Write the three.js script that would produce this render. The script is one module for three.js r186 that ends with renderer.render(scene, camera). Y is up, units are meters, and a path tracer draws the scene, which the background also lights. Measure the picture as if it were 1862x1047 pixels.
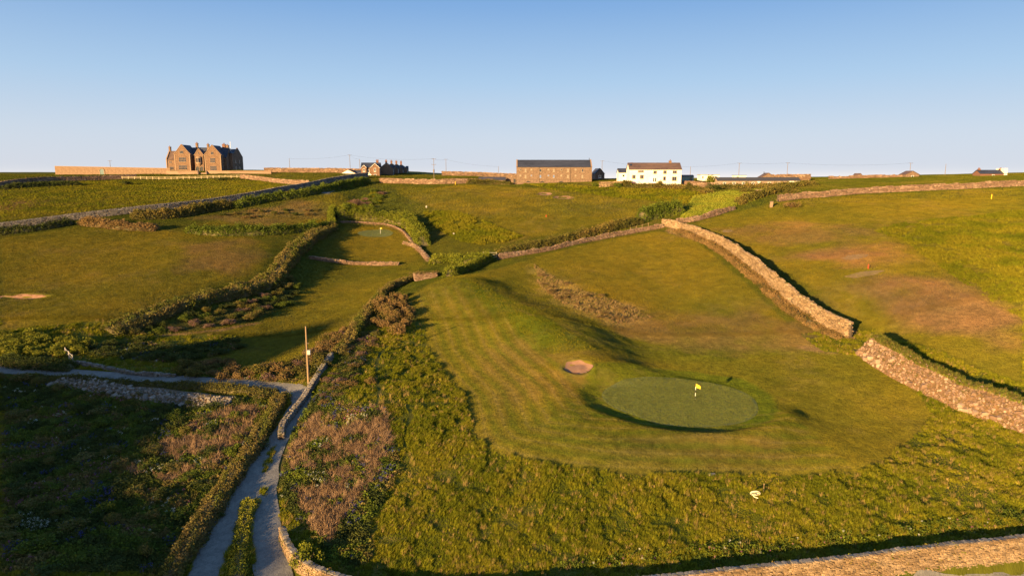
import * as THREE from 'three';
import { mergeGeometries, toCreasedNormals } from 'three/addons/utils/BufferGeometryUtils.js';

// ---------------------------------------------------------------- camera, sky, sun, exposure
const scene = new THREE.Scene();
const camera = new THREE.PerspectiveCamera(45.72, 1024 / 575, 0.5, 6000);
camera.position.set(0, 40, 0);
camera.rotation.x = -9.395 * Math.PI / 180;
camera.updateMatrixWorld();

const EXPOSURE = 3.65;
const SUN_FROM = new THREE.Vector3(-0.61, Math.tan(9.0 * Math.PI / 180), 0.79).normalize();   // low evening sun behind the drone, to the left
const sun = new THREE.DirectionalLight(new THREE.Color().setRGB(1.0, 0.65, 0.26), 5);
sun.name = 'sun';
sun.position.copy(SUN_FROM).multiplyScalar(400).add(new THREE.Vector3(0, 10, -200));
sun.target.position.set(0, 10, -200);
sun.shadow.radius = 1.5;
sun.castShadow = true;
sun.shadow.mapSize.set(4096, 4096);
Object.assign(sun.shadow.camera, { left: -320, right: 320, top: 220, bottom: -220, near: 1, far: 1100 });
scene.add(sun, sun.target);

function skyTexture() {
  const w = 512, h = 256, data = new Float32Array(w * h * 4);
  const stops = [[0, [0.645, 0.675, 0.745]], [3, [0.585, 0.672, 0.775]], [7.3, [0.40, 0.582, 0.79]], [13.5, [0.20, 0.388, 0.70]], [30, [0.19, 0.39, 0.70]], [90, [0.16, 0.32, 0.60]]];
  const az0 = Math.atan2(SUN_FROM.z, SUN_FROM.x);
  for (let j = 0; j < h; j++) {
    const e = ((j + 0.5) / h - 0.5) * 180, k = Math.max(e, 0);
    let i = 0; while (i < stops.length - 2 && stops[i + 1][0] < k) i++;
    const t = Math.min(1, (k - stops[i][0]) / (stops[i + 1][0] - stops[i][0]));
    for (let q = 0; q < w; q++) {
      const az = ((q + 0.5) / w - 0.5) * 2 * Math.PI;
      let d = Math.abs(az - az0); d = Math.min(d, 2 * Math.PI - d);
      const glow = Math.exp(-((d / 0.9) ** 2) - ((k / 20) ** 2)) * 1.5;
      const o = (j * w + q) * 4, warm = [1, 0.72, 0.42];
      for (let c = 0; c < 3; c++) {
        const v = stops[i][1][c] * (1 - t) + stops[i + 1][1][c] * t;
        data[o + c] = (v * (1 + 0.07 * Math.cos(az + Math.PI / 2 - 0.5)) + glow * warm[c]) / EXPOSURE;
      }
      data[o + 3] = 1;
    }
  }
  const t = new THREE.DataTexture(data, w, h, THREE.RGBAFormat, THREE.FloatType);
  t.mapping = THREE.EquirectangularReflectionMapping; t.magFilter = THREE.LinearFilter; t.needsUpdate = true;
  return t;
}
scene.background = skyTexture();
scene.environment = scene.background;

const renderer = new THREE.WebGLRenderer({ antialias: true });
renderer.toneMapping = THREE.LinearToneMapping;
renderer.toneMappingExposure = EXPOSURE;
renderer.shadowMap.enabled = true;

// ---------------------------------------------------------------- survey of the place: heights and outlines in metres (x east, z north negative)
const CONTROL = [[0.0,-62.0,0.88],[-12.94,-64.0,0.66],[20.51,-63.5,0.96],[38.24,-65.5,0.98],[55.78,-69.0,1.16],[0.0,-70.0,2.23],[19.46,-70.5,1.96],[41.33,-71.5,2.09],[-13.99,-70.0,2.23],[63.02,-79.0,2.47],[0.0,-78.5,3.78],[21.55,-79.0,3.55],[38.66,-79.5,3.53],[68.82,-87.0,3.39],[63.5,-98.0,3.99],[-5.97,-87.0,4.95],[-2.68,-103.0,5.77],[5.11,-87.5,5.52],[16.05,-86.5,5.15],[38.7,-88.0,4.54],[25.95,-100.0,5.45],[15.0,-106.0,5.51],[37.73,-100.0,5.01],[29.41,-114.0,4.88],[39.77,-130.0,5.76],[55.5,-129.0,6.03],[69.35,-136.0,6.73],[24.62,-136.0,6.5],[51.02,-90.0,3.74],[57.83,-110.0,5.35],[66.27,-112.0,5.69],[34.86,-158.0,9.06],[40.05,-183.0,13.27],[45.22,-208.0,18.11],[49.6,-229.0,21.08],[57.08,-167.0,12.85],[62.73,-147.0,8.76],[53.26,-155.0,9.65],[19.5,-160.0,11.34],[9.99,-178.0,14.0],[2.63,-170.0,12.36],[-13.66,-166.0,14.38],[-9.02,-135.0,9.03],[-13.16,-121.0,7.1],[-20.9,-149.0,10.83],[-3.09,-120.0,7.37],[4.46,-109.0,6.61],[3.75,-158.0,11.04],[13.82,-141.0,8.84],[19.82,-134.0,7.56],[-20.46,-106.0,6.61],[-24.44,-128.0,8.47],[-22.46,-95.0,5.93],[-23.3,-82.5,3.05],[-16.06,-81.5,3.5],[-20.45,-71.5,2.09],[-18.78,-65.0,1.27],[-24.98,-66.5,1.01],[-28.88,-62.0,0.88],[-31.06,-79.5,2.23],[-33.41,-91.5,3.13],[-34.16,-106.5,5.07],[-48.8,-110.0,5.64],[-69.49,-114.0,5.67],[-91.46,-118.0,5.69],[-33.32,-107.5,6.42],[-59.01,-103.0,3.24],[-79.24,-101.0,2.89],[-70.88,-104.0,3.61],[-43.85,-98.0,3.99],[-53.01,-85.0,1.94],[-67.52,-85.0,1.94],[-51.05,-71.0,1.69],[-39.04,-71.5,1.42],[-49.41,-60.5,1.83],[-39.12,-61.0,1.51],[-37.6,-83.0,2.83],[-49.91,-125.0,6.01],[-57.06,-118.0,5.89],[-45.55,-145.0,6.74],[-49.41,-183.0,10.25],[-48.27,-212.0,14.24],[-46.23,-238.0,18.8],[-49.57,-256.0,22.35],[-63.83,-146.0,7.74],[-77.05,-137.0,7.18],[-85.48,-124.0,6.82],[-51.92,-171.0,8.66],[-33.75,-123.0,7.61],[-34.94,-146.0,8.97],[-32.62,-190.0,12.24],[-28.17,-203.0,13.67],[-102.86,-134.0,9.26],[-130.28,-172.0,14.87],[-107.95,-182.0,16.4],[-81.92,-211.0,19.5],[-74.4,-172.0,13.46],[-84.75,-141.0,10.03],[-78.6,-152.0,10.87],[-67.27,-188.0,15.62],[-103.45,-152.0,11.51],[-161.13,-215.0,22.58],[-170.43,-228.0,25.19],[-128.28,-218.0,22.34],[-101.53,-238.0,23.59],[-69.59,-233.0,21.12],[-75.01,-252.0,24.64],[-123.88,-245.0,27.02],[-207.93,-280.0,32.95],[-233.26,-315.0,37.53],[-185.41,-298.0,34.85],[-145.96,-290.0,32.7],[-171.65,-342.0,37.32],[-115.03,-300.0,33.63],[-130.08,-340.0,37.33],[-203.34,-350.0,38.9],[-88.89,-285.0,32.82],[-75.93,-340.0,38.93],[-64.79,-338.0,37.35],[-56.16,-305.0,33.52],[-62.41,-268.0,27.94],[-80.11,-270.0,28.92],[-66.12,-295.0,32.57],[-32.14,-308.0,34.67],[-27.8,-265.0,27.02],[-28.71,-236.0,19.93],[-17.71,-217.0,17.16],[-7.22,-292.0,32.65],[3.97,-261.0,27.22],[3.58,-234.0,21.04],[-6.06,-208.0,16.42],[-17.14,-190.0,13.8],[-6.35,-191.0,15.23],[35.32,-261.0,27.22],[39.09,-290.0,32.7],[17.25,-314.0,35.81],[62.28,-302.0,35.73],[90.56,-308.0,34.19],[75.63,-256.0,27.87],[60.72,-237.0,24.04],[27.83,-232.0,21.21],[11.77,-211.0,17.79],[-8.27,-335.0,36.05],[-41.44,-345.0,37.29],[98.92,-264.0,30.84],[127.03,-280.0,33.61],[178.79,-292.0,35.87],[219.25,-296.0,37.21],[244.14,-330.0,39.22],[175.64,-330.0,36.89],[128.73,-345.0,36.75],[80.79,-214.0,22.66],[113.87,-212.0,26.23],[110.63,-178.0,21.27],[129.42,-172.0,21.9],[87.63,-161.0,16.48],[104.46,-137.0,14.32],[83.25,-141.0,11.21],[75.86,-119.0,8.66],[82.36,-106.0,7.53],[75.8,-180.0,16.66],[75.08,-138.0,7.18],[167.0,-224.0,29.03],[147.6,-240.0,30.15],[105.85,-232.0,26.79],[-188.0,-372.0,42.2],[-145.0,-370.0,42.2],[-166.0,-398.0,42.3],[-420.0,-480.0,41.0],[-200.0,-500.0,43.0],[0.0,-500.0,38.0],[200.0,-480.0,38.0],[420.0,-460.0,42.0],[0.0,-420.0,38.0],[-145.0,-395.0,42.3],[-260.0,-400.0,41.0],[-380.0,-330.0,40.0],[-330.0,-250.0,30.0],[-260.0,-170.0,18.0],[-200.0,-120.0,8.0],[-160.0,-80.0,3.0],[200.0,-370.0,39.0],[340.0,-330.0,42.0],[330.0,-250.0,38.0],[260.0,-180.0,26.0],[190.0,-130.0,14.0],[150.0,-95.0,4.0],[130.0,-60.0,-1.0],[-420.0,-620.0,38.0],[0.0,-620.0,36.0],[420.0,-620.0,38.0],[0.0,-48.0,-4.0],[60.0,-52.0,-4.0],[-60.0,-45.0,-3.0],[100.0,-50.0,-4.0],[120.0,-30.0,-5.0],[0.0,-20.0,-7.0],[-120.0,-40.0,-2.0],[0.0,40.0,-14.0],[150.0,30.0,-10.0],[-150.0,30.0,-4.0],[-220.0,0.0,0.0],[220.0,0.0,-6.0],[250.0,-60.0,5.0],[-60.0,-440.0,42.0],[-20.0,-380.0,39.2],[100.0,-380.0,38.2],[-30.0,-345.0,38.8]];
const AREA = {
  fairwayNear: [[-23.92,-157.24],[-18.53,-138.05],[-15.44,-123.34],[-10.6,-109.52],[-7.39,-102.49],[-6.0,-93.72],[-5.31,-88.47],[-2.93,-84.0],[1.32,-81.48],[6.73,-79.69],[11.38,-78.81],[18.12,-78.79],[26.25,-78.92],[34.94,-78.7],[42.9,-79.79],[49.33,-84.09],[57.72,-92.31],[63.99,-98.82],[66.66,-109.41],[65.14,-116.99],[65.82,-123.73],[60.57,-128.41],[60.68,-141.8],[59.03,-153.47],[58.63,-176.21],[58.45,-195.59],[57.11,-215.22],[49.85,-230.2],[34.0,-223.14],[11.37,-203.69],[-0.15,-188.36],[-8.9,-179.37],[-18.12,-169.81]],
  valleyMown: [[-0.14,-178.04],[9.3,-165.01],[20.86,-150.32],[37.93,-144.21],[51.56,-132.79],[60.57,-128.41],[43.98,-126.45],[27.84,-124.58],[18.29,-123.11],[13.61,-127.44],[8.04,-141.54],[-1.42,-158.28],[-12.36,-166.67]],
  green: [[14.37,-104.64],[15.77,-108.37],[19.45,-111.46],[25.5,-113.57],[31.15,-113.37],[35.75,-109.88],[38.14,-104.83],[37.2,-98.73],[34.61,-94.61],[30.28,-92.24],[25.43,-91.54],[21.04,-92.74],[17.76,-96.4],[15.07,-100.29]],
  greenApron: [[11.19,-108.01],[14.14,-113.87],[21.52,-118.0],[32.64,-119.11],[39.95,-114.25],[41.92,-105.53],[40.13,-97.93],[36.75,-92.83],[30.34,-89.92],[24.11,-89.39],[18.43,-91.38],[13.66,-96.07],[11.17,-101.63]],
  bunker: [[8.98,-115.99],[9.94,-118.39],[12.29,-119.23],[14.24,-118.13],[13.4,-115.76],[11.07,-113.56],[9.57,-113.7]],
  fieldLeft: [[-102.48,-133.47],[-91.54,-137.08],[-84.61,-140.73],[-79.64,-151.6],[-76.35,-163.75],[-69.2,-176.71],[-68.81,-187.21],[-74.68,-210.63],[-84.82,-218.77],[-102.61,-219.25],[-117.25,-223.87],[-139.44,-222.02],[-149.11,-212.52],[-155.86,-207.63]],
  fieldTop: [[-169.43,-226.6],[-153.36,-238.84],[-130.77,-259.14],[-117.36,-276.79],[-106.53,-296.31],[-96.93,-307.34],[-124.06,-338.33],[-173.21,-345.2],[-201.69,-324.6],[-212.84,-286.8]],
  bowl: [[-76.54,-136.05],[-69.56,-140.29],[-58.56,-147.85],[-53.47,-162.6],[-54.63,-180.51],[-57.32,-198.43],[-58.61,-219.08],[-60.32,-249.35],[-46.92,-252.64],[-35.81,-239.0],[-29.43,-212.51],[-24.24,-197.72],[-29.27,-188.34],[-33.57,-170.56],[-33.59,-145.35],[-33.94,-132.1],[-38.84,-119.6],[-44.46,-115.83],[-52.3,-118.36],[-63.43,-122.97],[-58.49,-133.07],[-57.73,-142.51]],
  green2: [[-54.39,-240.31],[-51.18,-245.52],[-45.89,-246.85],[-42.27,-241.88],[-43.31,-237.74],[-47.97,-237.05],[-52.23,-237.36]],
  fieldCentre: [[-53.38,-317.65],[-36.78,-305.69],[-18.01,-318.57],[-0.25,-308.41],[39.79,-295.38],[61.51,-266.13],[49.84,-249.58],[28.48,-237.69],[5.22,-223.15],[-5.45,-217.83],[-13.46,-235.46],[-22.89,-257.21],[-35.35,-274.55],[-46.46,-289.58]],
  fieldRight: [[62.97,-234.67],[71.12,-240.22],[96.1,-256.22],[141.61,-265.26],[200.31,-270.02],[81.29,-104.47],[77.49,-112.37],[75.83,-127.48],[75.94,-139.76],[72.72,-147.83],[70.91,-171.24],[69.64,-200.92],[65.62,-214.78]],
  roughRight: [[105.86,-199.55],[107.57,-185.37],[103.78,-168.73],[100.91,-155.24],[99.38,-141.45],[99.07,-129.41],[166.99,-223.98],[139.87,-210.28],[118.62,-205.36]],
  midLeft: [[-108.6,-232.56],[-96.66,-250.63],[-81.12,-273.58],[-72.43,-291.97],[-62.44,-268.13],[-67.62,-254.61],[-67.22,-245.28],[-85.12,-234.71]],
  dry1: [[22.15,-150.71],[40.03,-152.7],[55.77,-151.25],[62.97,-141.7],[61.37,-130.2],[45.07,-129.76],[30.14,-135.45],[19.47,-139.73]],
  dry2: [[77.27,-187.46],[96.9,-190.87],[103.45,-177.91],[97.06,-168.82],[85.54,-173.11]],
  dry3: [[80.9,-157.68],[95.75,-157.13],[100.32,-141.15],[97.33,-126.97],[88.93,-115.23],[83.39,-131.53],[80.32,-146.4]],
  dry4: [[5.99,-189.42],[10.0,-178.08],[17.33,-164.43],[28.01,-155.98],[32.04,-150.42],[22.48,-144.45],[12.35,-152.06],[6.79,-169.84]],
  dry5: [[-98.65,-203.24],[-80.35,-216.09],[-69.68,-192.81],[-72.18,-177.09],[-84.18,-175.2]],
  dry6: [[65.96,-222.07],[94.1,-225.82],[107.11,-198.89],[89.64,-195.18],[73.87,-203.83]],
  dry7: [[-112.55,-241.43],[-81.12,-273.58],[-67.62,-254.61],[-85.7,-236.37]],
  dry8: [[-3.3,-128.9],[7.05,-123.27],[7.98,-107.23],[1.49,-93.33],[-3.38,-98.04],[-5.7,-112.17]],
  dry9: [[16.32,-88.08],[27.32,-87.38],[37.05,-89.55],[37.59,-83.52],[25.42,-80.75],[13.08,-81.24]],
  dryTop: [[-189.7,-254.78],[-183.94,-264.33],[-172.37,-253.2],[-179.07,-240.03]],
  brownScrub: [[-30.2,-96.59],[-24.07,-98.5],[-17.66,-94.94],[-15.67,-87.64],[-16.53,-80.28],[-18.4,-73.4],[-19.23,-66.76],[-22.45,-69.83],[-25.77,-76.7],[-30.06,-85.97]],
  scrubEdge: [[-32.91,-91.18],[-31.88,-102.39],[-30.04,-108.74],[-24.07,-98.5],[-18.61,-95.79],[-13.92,-81.18],[-14.94,-75.28],[-15.65,-69.22],[-14.3,-65.28],[-16.07,-63.0],[-18.61,-64.33],[-22.45,-69.83],[-25.68,-73.3],[-28.97,-79.37]],
  lowerLeft: [[-88.73,-114.19],[-77.81,-113.55],[-45.8,-102.72],[-41.06,-106.35],[-36.29,-105.37],[-35.01,-96.27],[-34.09,-79.42],[-32.58,-61.81],[-49.58,-60.71]],
  lowerBrown: [[-49.76,-83.08],[-49.69,-89.9],[-47.45,-96.79],[-42.83,-101.73],[-39.45,-101.83],[-37.3,-91.52],[-37.68,-83.18],[-43.02,-79.58]],
  brackenField: [[57.86,-236.91],[65.47,-256.28],[72.46,-274.09],[90.96,-285.8],[109.03,-291.6],[92.32,-263.13],[81.13,-253.99],[68.3,-243.99]],
  pathSteps: [[-28.51,-242.77],[-26.81,-241.43],[-24.32,-230.25],[-21.56,-224.46],[-23.75,-224.55],[-26.77,-232.25]],
  earthGap: [[55.56,-131.82],[62.5,-132.73],[69.87,-134.32],[67.84,-126.1],[65.3,-125.16],[58.56,-128.68]],
  apronA: [[51.21,-229.67],[59.85,-206.4],[61.73,-186.02],[61.84,-161.39],[62.76,-147.05],[64.93,-138.18],[68.83,-134.46],[73.07,-140.9],[67.52,-144.11],[64.85,-155.61],[64.7,-185.93],[62.35,-209.33],[56.0,-232.92]],
  crest: [[-18.35,-172.0],[-13.66,-166.0],[-5.16,-154.0],[2.23,-143.0],[8.44,-129.5],[12.62,-118.0],[14.68,-112.5],[15.26,-108.5]],
  band: [[-23.92,-157.24],[-18.53,-138.05],[-15.44,-123.34],[-10.6,-109.52],[-7.39,-102.49],[-6.0,-93.72],[-5.31,-88.47],[-2.93,-84.0],[1.32,-81.48],[6.73,-79.69],[11.38,-78.81],[18.12,-78.79],[26.25,-78.92],[34.94,-78.7],[42.9,-79.79],[47.0,-82.4],[40.23,-83.04],[29.35,-82.24],[19.09,-83.46],[12.46,-87.05],[8.64,-94.17],[7.0,-105.9],[5.03,-111.76],[-0.1,-124.3],[-7.18,-143.32],[-14.36,-158.34],[-18.76,-163.07]],
  flank: [[-12.94,-165.45],[-4.68,-158.92],[2.9,-147.42],[9.25,-133.47],[15.99,-121.04],[11.83,-119.67],[6.82,-118.92],[2.05,-130.48],[-3.69,-144.77],[-8.93,-153.71]],
  track1: [[-23.39,-125.03],[-24.09,-120.52],[-23.52,-113.96],[-22.43,-108.37],[-20.88,-103.52],[-19.99,-96.72]],
  track2: [[-15.87,-97.89],[-14.52,-94.24],[-14.69,-91.06],[-14.69,-87.58],[-14.1,-85.58]],
  laneMain: [[-95.5,-118.17],[-91.43,-117.95],[-80.74,-116.62],[-69.57,-114.12],[-59.6,-113.16],[-48.95,-110.37],[-41.92,-108.76],[-36.93,-107.38],[-34.35,-105.69],[-33.16,-103.19],[-32.91,-99.53],[-33.0,-95.09],[-33.16,-91.23],[-32.58,-86.24],[-32.28,-81.97],[-32.43,-78.26],[-32.71,-74.24],[-32.38,-70.38],[-31.5,-66.21],[-30.57,-61.9],[-30.06,-58.62]],
  laneRight: [[-33.15,-93.58],[-32.2,-88.6],[-31.05,-83.27],[-30.43,-79.44],[-29.02,-74.68],[-27.35,-70.31],[-25.7,-66.42],[-23.72,-62.31],[-22.12,-59.24]],
  islandA: [[-33.4,-90.79],[-32.96,-87.55],[-32.2,-83.31],[-31.77,-81.71],[-31.39,-82.22],[-31.78,-84.99],[-32.44,-88.64]],
  islandB: [[-30.68,-78.24],[-30.39,-77.05],[-29.78,-76.1],[-29.66,-76.67],[-30.23,-78.12]],
  triangle: [[-31.64,-76.5],[-31.41,-72.55],[-30.59,-67.78],[-29.77,-63.46],[-28.87,-59.45],[-22.53,-59.21],[-25.25,-63.7],[-27.49,-68.33],[-29.45,-73.04],[-30.78,-76.13]],
  pathBowl: [[-78.44,-135.46],[-72.14,-138.47],[-62.64,-143.07],[-56.55,-149.68]],
  laneTop: [[-77.97,-286.57],[-77.06,-301.22],[-74.21,-320.43],[-70.38,-336.54]],
  laneFront: [[29.68,-59.02],[41.98,-62.11],[51.94,-63.6],[60.39,-65.14]],
  wallA: [[51.99,-236.0],[56.64,-227.73],[61.19,-211.23],[62.82,-199.68],[63.56,-182.48],[63.67,-159.27],[65.47,-147.8],[68.03,-139.96],[69.6,-136.74]],
  wallB: [[67.68,-126.19],[66.97,-116.81],[68.19,-108.93],[69.53,-102.41],[71.58,-97.86],[73.56,-93.57],[75.74,-89.48]],
  wallC: [[-24.87,-68.69],[-23.63,-66.3],[-21.66,-63.62],[-19.05,-61.78],[-14.98,-60.48],[-9.02,-59.71],[-1.63,-59.39],[8.92,-59.83],[19.84,-61.14],[31.36,-62.87],[43.77,-65.16],[54.36,-67.0],[63.51,-68.98]],
  wallE: [[-32.41,-91.07],[-33.25,-94.38],[-33.11,-98.03],[-32.74,-101.8],[-32.55,-105.34],[-32.24,-110.12],[-32.46,-118.82]],
  wallF: [[-168.52,-211.1],[-162.01,-216.23],[-147.33,-229.06],[-136.06,-238.66],[-125.49,-248.31],[-112.27,-264.41],[-100.74,-279.85],[-91.73,-294.35],[-84.04,-319.04],[-77.18,-333.57],[-72.06,-344.73]],
  wallG: [[-219.05,-289.03],[-217.55,-312.83],[-205.12,-330.2],[-188.43,-346.52]],
  wallG2: [[-136.11,-346.58],[-124.06,-338.33],[-103.9,-317.57],[-91.31,-310.78]],
  wallI: [[99.84,-258.05],[110.64,-261.84],[119.64,-263.32],[143.98,-269.8],[166.51,-271.6],[185.53,-274.25],[205.59,-277.28],[225.28,-280.49]],
  wallJ: [[-4.0,-197.19],[3.11,-201.86],[11.57,-207.35],[22.59,-216.95],[34.33,-225.36],[43.47,-230.72],[51.6,-234.17]],
  wallL: [[-60.45,-202.71],[-56.17,-203.13],[-51.44,-203.88],[-44.96,-204.42],[-38.21,-203.76],[-34.03,-203.53]],
  wallM: [[56.71,-236.02],[62.99,-236.97],[71.87,-242.85],[81.17,-250.87]],
  wallK: [[-63.03,-250.67],[-55.29,-253.96],[-47.16,-254.0],[-40.11,-245.54],[-35.69,-234.24],[-32.47,-224.55]],
  wallK2: [[-35.99,-227.41],[-31.57,-221.92],[-27.77,-213.08],[-25.09,-204.93]],
  wallN: [[-63.07,-328.85],[-49.8,-327.55],[-35.95,-320.31],[-20.83,-323.11],[-1.6,-335.09]],
  stoneBlock: [[-28.18,-181.14],[-22.94,-180.64]],
  rubbleLeft: [[-77.53,-113.11],[-67.18,-109.87],[-56.53,-106.87],[-47.94,-103.65],[-44.19,-103.01]],
  roadWallTop: [[-80.37,-120.71],[-71.35,-117.23],[-66.35,-115.21],[-58.31,-114.44]],
  hedgeA: [[-81.92,-135.81],[-79.95,-140.47],[-76.68,-147.98],[-72.91,-155.87],[-67.83,-165.63],[-63.45,-176.51],[-63.49,-186.5],[-65.4,-201.4],[-66.09,-220.7],[-64.55,-235.08],[-64.14,-243.93]],
  hedgeB: [[-104.63,-220.58],[-93.45,-218.4],[-82.52,-222.15],[-72.44,-230.07],[-64.4,-240.36]],
  hedgeC: [[-159.2,-209.94],[-151.2,-215.64],[-144.4,-224.3]],
  hedgeC2: [[-141.0,-224.63],[-130.44,-221.84],[-120.62,-220.06],[-115.55,-221.2]],
  hedgeC3: [[-129.52,-233.51],[-120.25,-237.48],[-114.66,-246.18],[-106.09,-259.38]],
  hedgeC4: [[-104.55,-258.09],[-96.95,-268.9],[-86.79,-277.98],[-77.97,-295.47],[-72.73,-313.85],[-68.13,-325.54]],
  hedgeD: [[-20.02,-180.98],[-26.13,-177.23],[-29.97,-169.97],[-31.99,-155.54],[-31.98,-140.73],[-31.26,-129.99],[-31.68,-120.87]],
  hedgeF: [[-3.44,-202.23],[4.87,-207.72],[11.89,-213.26],[23.25,-223.54],[33.61,-233.32],[44.4,-241.34]],
  hedgeF2: [[45.7,-243.16],[53.33,-247.11],[60.92,-249.97]],
  hedgeG: [[-16.4,-173.74],[-13.43,-181.52],[-9.38,-189.45],[-6.53,-196.57]],
  hedgeK: [[-64.97,-253.75],[-60.04,-257.1],[-47.78,-257.54],[-39.72,-252.15],[-33.76,-238.15],[-28.9,-222.17]],
  hedgeKs: [[-64.14,-243.93],[-66.8,-252.94],[-67.93,-260.83]],
  hedgeK3: [[-23.99,-202.52],[-18.23,-202.62],[-11.28,-195.9],[-8.16,-197.44]],
  hedgeR: [[-37.14,-104.72],[-36.23,-99.88],[-35.81,-92.35],[-35.02,-85.52],[-34.96,-79.39],[-34.62,-72.58],[-33.98,-67.09],[-33.31,-61.74],[-33.04,-59.44]],
  hedgeN: [[-93.16,-120.38],[-86.07,-118.76],[-78.47,-117.67]],
  hedgeS: [[-86.78,-114.13],[-77.53,-113.11],[-67.78,-110.95],[-58.0,-109.89],[-45.74,-106.93],[-38.33,-106.18]],
  hedgeCrest: [[92.99,-308.0],[104.26,-305.0],[118.08,-303.0],[136.42,-312.0]],
  hedgeCrest2: [[-20.77,-322.0],[-8.02,-325.0],[-0.25,-320.0]],
  hedgeT: [[-30.87,-75.67],[-29.98,-71.44],[-28.51,-66.36],[-26.92,-61.14]],
  hedgeTop: [[-212.8,-288.32],[-205.24,-295.8],[-198.96,-300.62],[-190.81,-304.85]],
  hedgeFarm: [[40.94,-304.17],[54.07,-296.34],[65.4,-294.19],[76.75,-292.64],[81.0,-282.77]],
  hedgeBr: [[84.65,-258.71],[93.39,-266.28],[103.48,-276.49],[116.69,-287.56]],
  midScrub: [[-105.1,-246.77],[-95.49,-258.67],[-72.26,-264.69],[-69.01,-256.1],[-78.03,-248.63],[-96.38,-244.56]],
  hedgeMidL: [[-30.95,-189.24],[-29.02,-209.44]],
  hedgePit: [[-68.66,-258.77],[-63.99,-275.09],[-53.23,-276.26],[-56.57,-296.73]],
  yellowBushes: [[-100.6,-130.85],[-94.31,-131.12],[-85.13,-130.15],[-81.92,-128.3],[-80.03,-123.44],[-87.97,-121.59],[-94.6,-122.41]],
  darkBushes: [[-82.21,-128.8],[-74.54,-134.33],[-65.58,-131.77],[-57.85,-136.94],[-53.85,-132.43],[-57.25,-125.18],[-65.51,-121.07],[-77.17,-123.79]],
  goldBushes: [[-59.37,-118.71],[-53.54,-121.3],[-43.65,-113.59],[-38.32,-117.9],[-37.11,-131.64],[-33.6,-137.68],[-32.65,-122.72],[-32.95,-109.35],[-39.51,-109.74],[-49.55,-111.8],[-58.31,-114.44]],
  gorse: [[-30.05,-152.05],[-27.81,-157.3],[-23.33,-153.17],[-20.5,-141.67],[-21.8,-131.38],[-25.22,-126.52],[-28.67,-135.82]],
  gorse2: [[-30.37,-117.58],[-29.62,-132.4],[-26.9,-135.38],[-26.38,-121.91],[-25.83,-106.22],[-27.51,-98.91],[-29.67,-100.67],[-30.04,-108.74]],
  slopeA: [[-79.95,-135.22],[-74.43,-143.26],[-67.72,-155.5],[-62.39,-169.25],[-60.88,-184.32],[-56.48,-179.37],[-54.79,-164.67],[-59.2,-149.56],[-68.03,-142.01],[-75.98,-137.11]],
  pit: [[-65.17,-261.53],[-64.85,-278.94],[-60.28,-301.19],[-55.54,-293.73],[-52.7,-273.36],[-55.47,-267.46]],
  bankCentre: [[-34.05,-263.91],[-21.05,-260.07],[-6.01,-241.12],[3.48,-226.97],[-5.41,-215.84],[-16.38,-223.02],[-25.11,-238.14]],
  edgeRough: [[3.82,-63.33],[15.45,-65.9],[27.44,-67.29],[40.16,-69.23],[58.91,-73.34],[56.44,-69.92],[39.07,-67.11],[20.7,-64.16],[9.3,-62.78]],
  bankRight: [[2.32,-324.13],[35.89,-302.34],[64.12,-299.31],[84.14,-285.85],[67.21,-263.37],[48.23,-275.64],[16.35,-297.29]],
};
// ---------------------------------------------------------------- helpers
let seed = 7;
const rnd = () => { seed = (seed * 1664525 + 1013904223) >>> 0; return seed / 4294967296; };
const R = (a, b) => a + (b - a) * rnd();
const lerp = (a, b, t) => a + (b - a) * t;
const clamp = (v, a = 0, b = 1) => Math.min(b, Math.max(a, v));
const smooth = (a, b, v) => { const t = clamp((v - a) / (b - a)); return t * t * (3 - 2 * t); };
const NT = new Float32Array(256 * 256); for (let i = 0; i < NT.length; i++) NT[i] = rnd();
function noise(x, y) {
  const xi = Math.floor(x), yi = Math.floor(y); let a = x - xi, b = y - yi; a = a * a * (3 - 2 * a); b = b * b * (3 - 2 * b);
  const x0 = xi & 255, x1 = (xi + 1) & 255, y0 = (yi & 255) << 8, y1 = ((yi + 1) & 255) << 8;
  return (NT[y0 + x0] * (1 - a) + NT[y0 + x1] * a) * (1 - b) + (NT[y1 + x0] * (1 - a) + NT[y1 + x1] * a) * b;
}
const fbm = (x, y) => noise(x, y) * 0.5 + noise(x * 2.1 + 17.3, y * 2.1 + 5.1) * 0.27 + noise(x * 4.3 + 3.7, y * 4.3 + 41.9) * 0.15 + noise(x * 8.9 + 31, y * 8.9 + 11) * 0.08;

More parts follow.
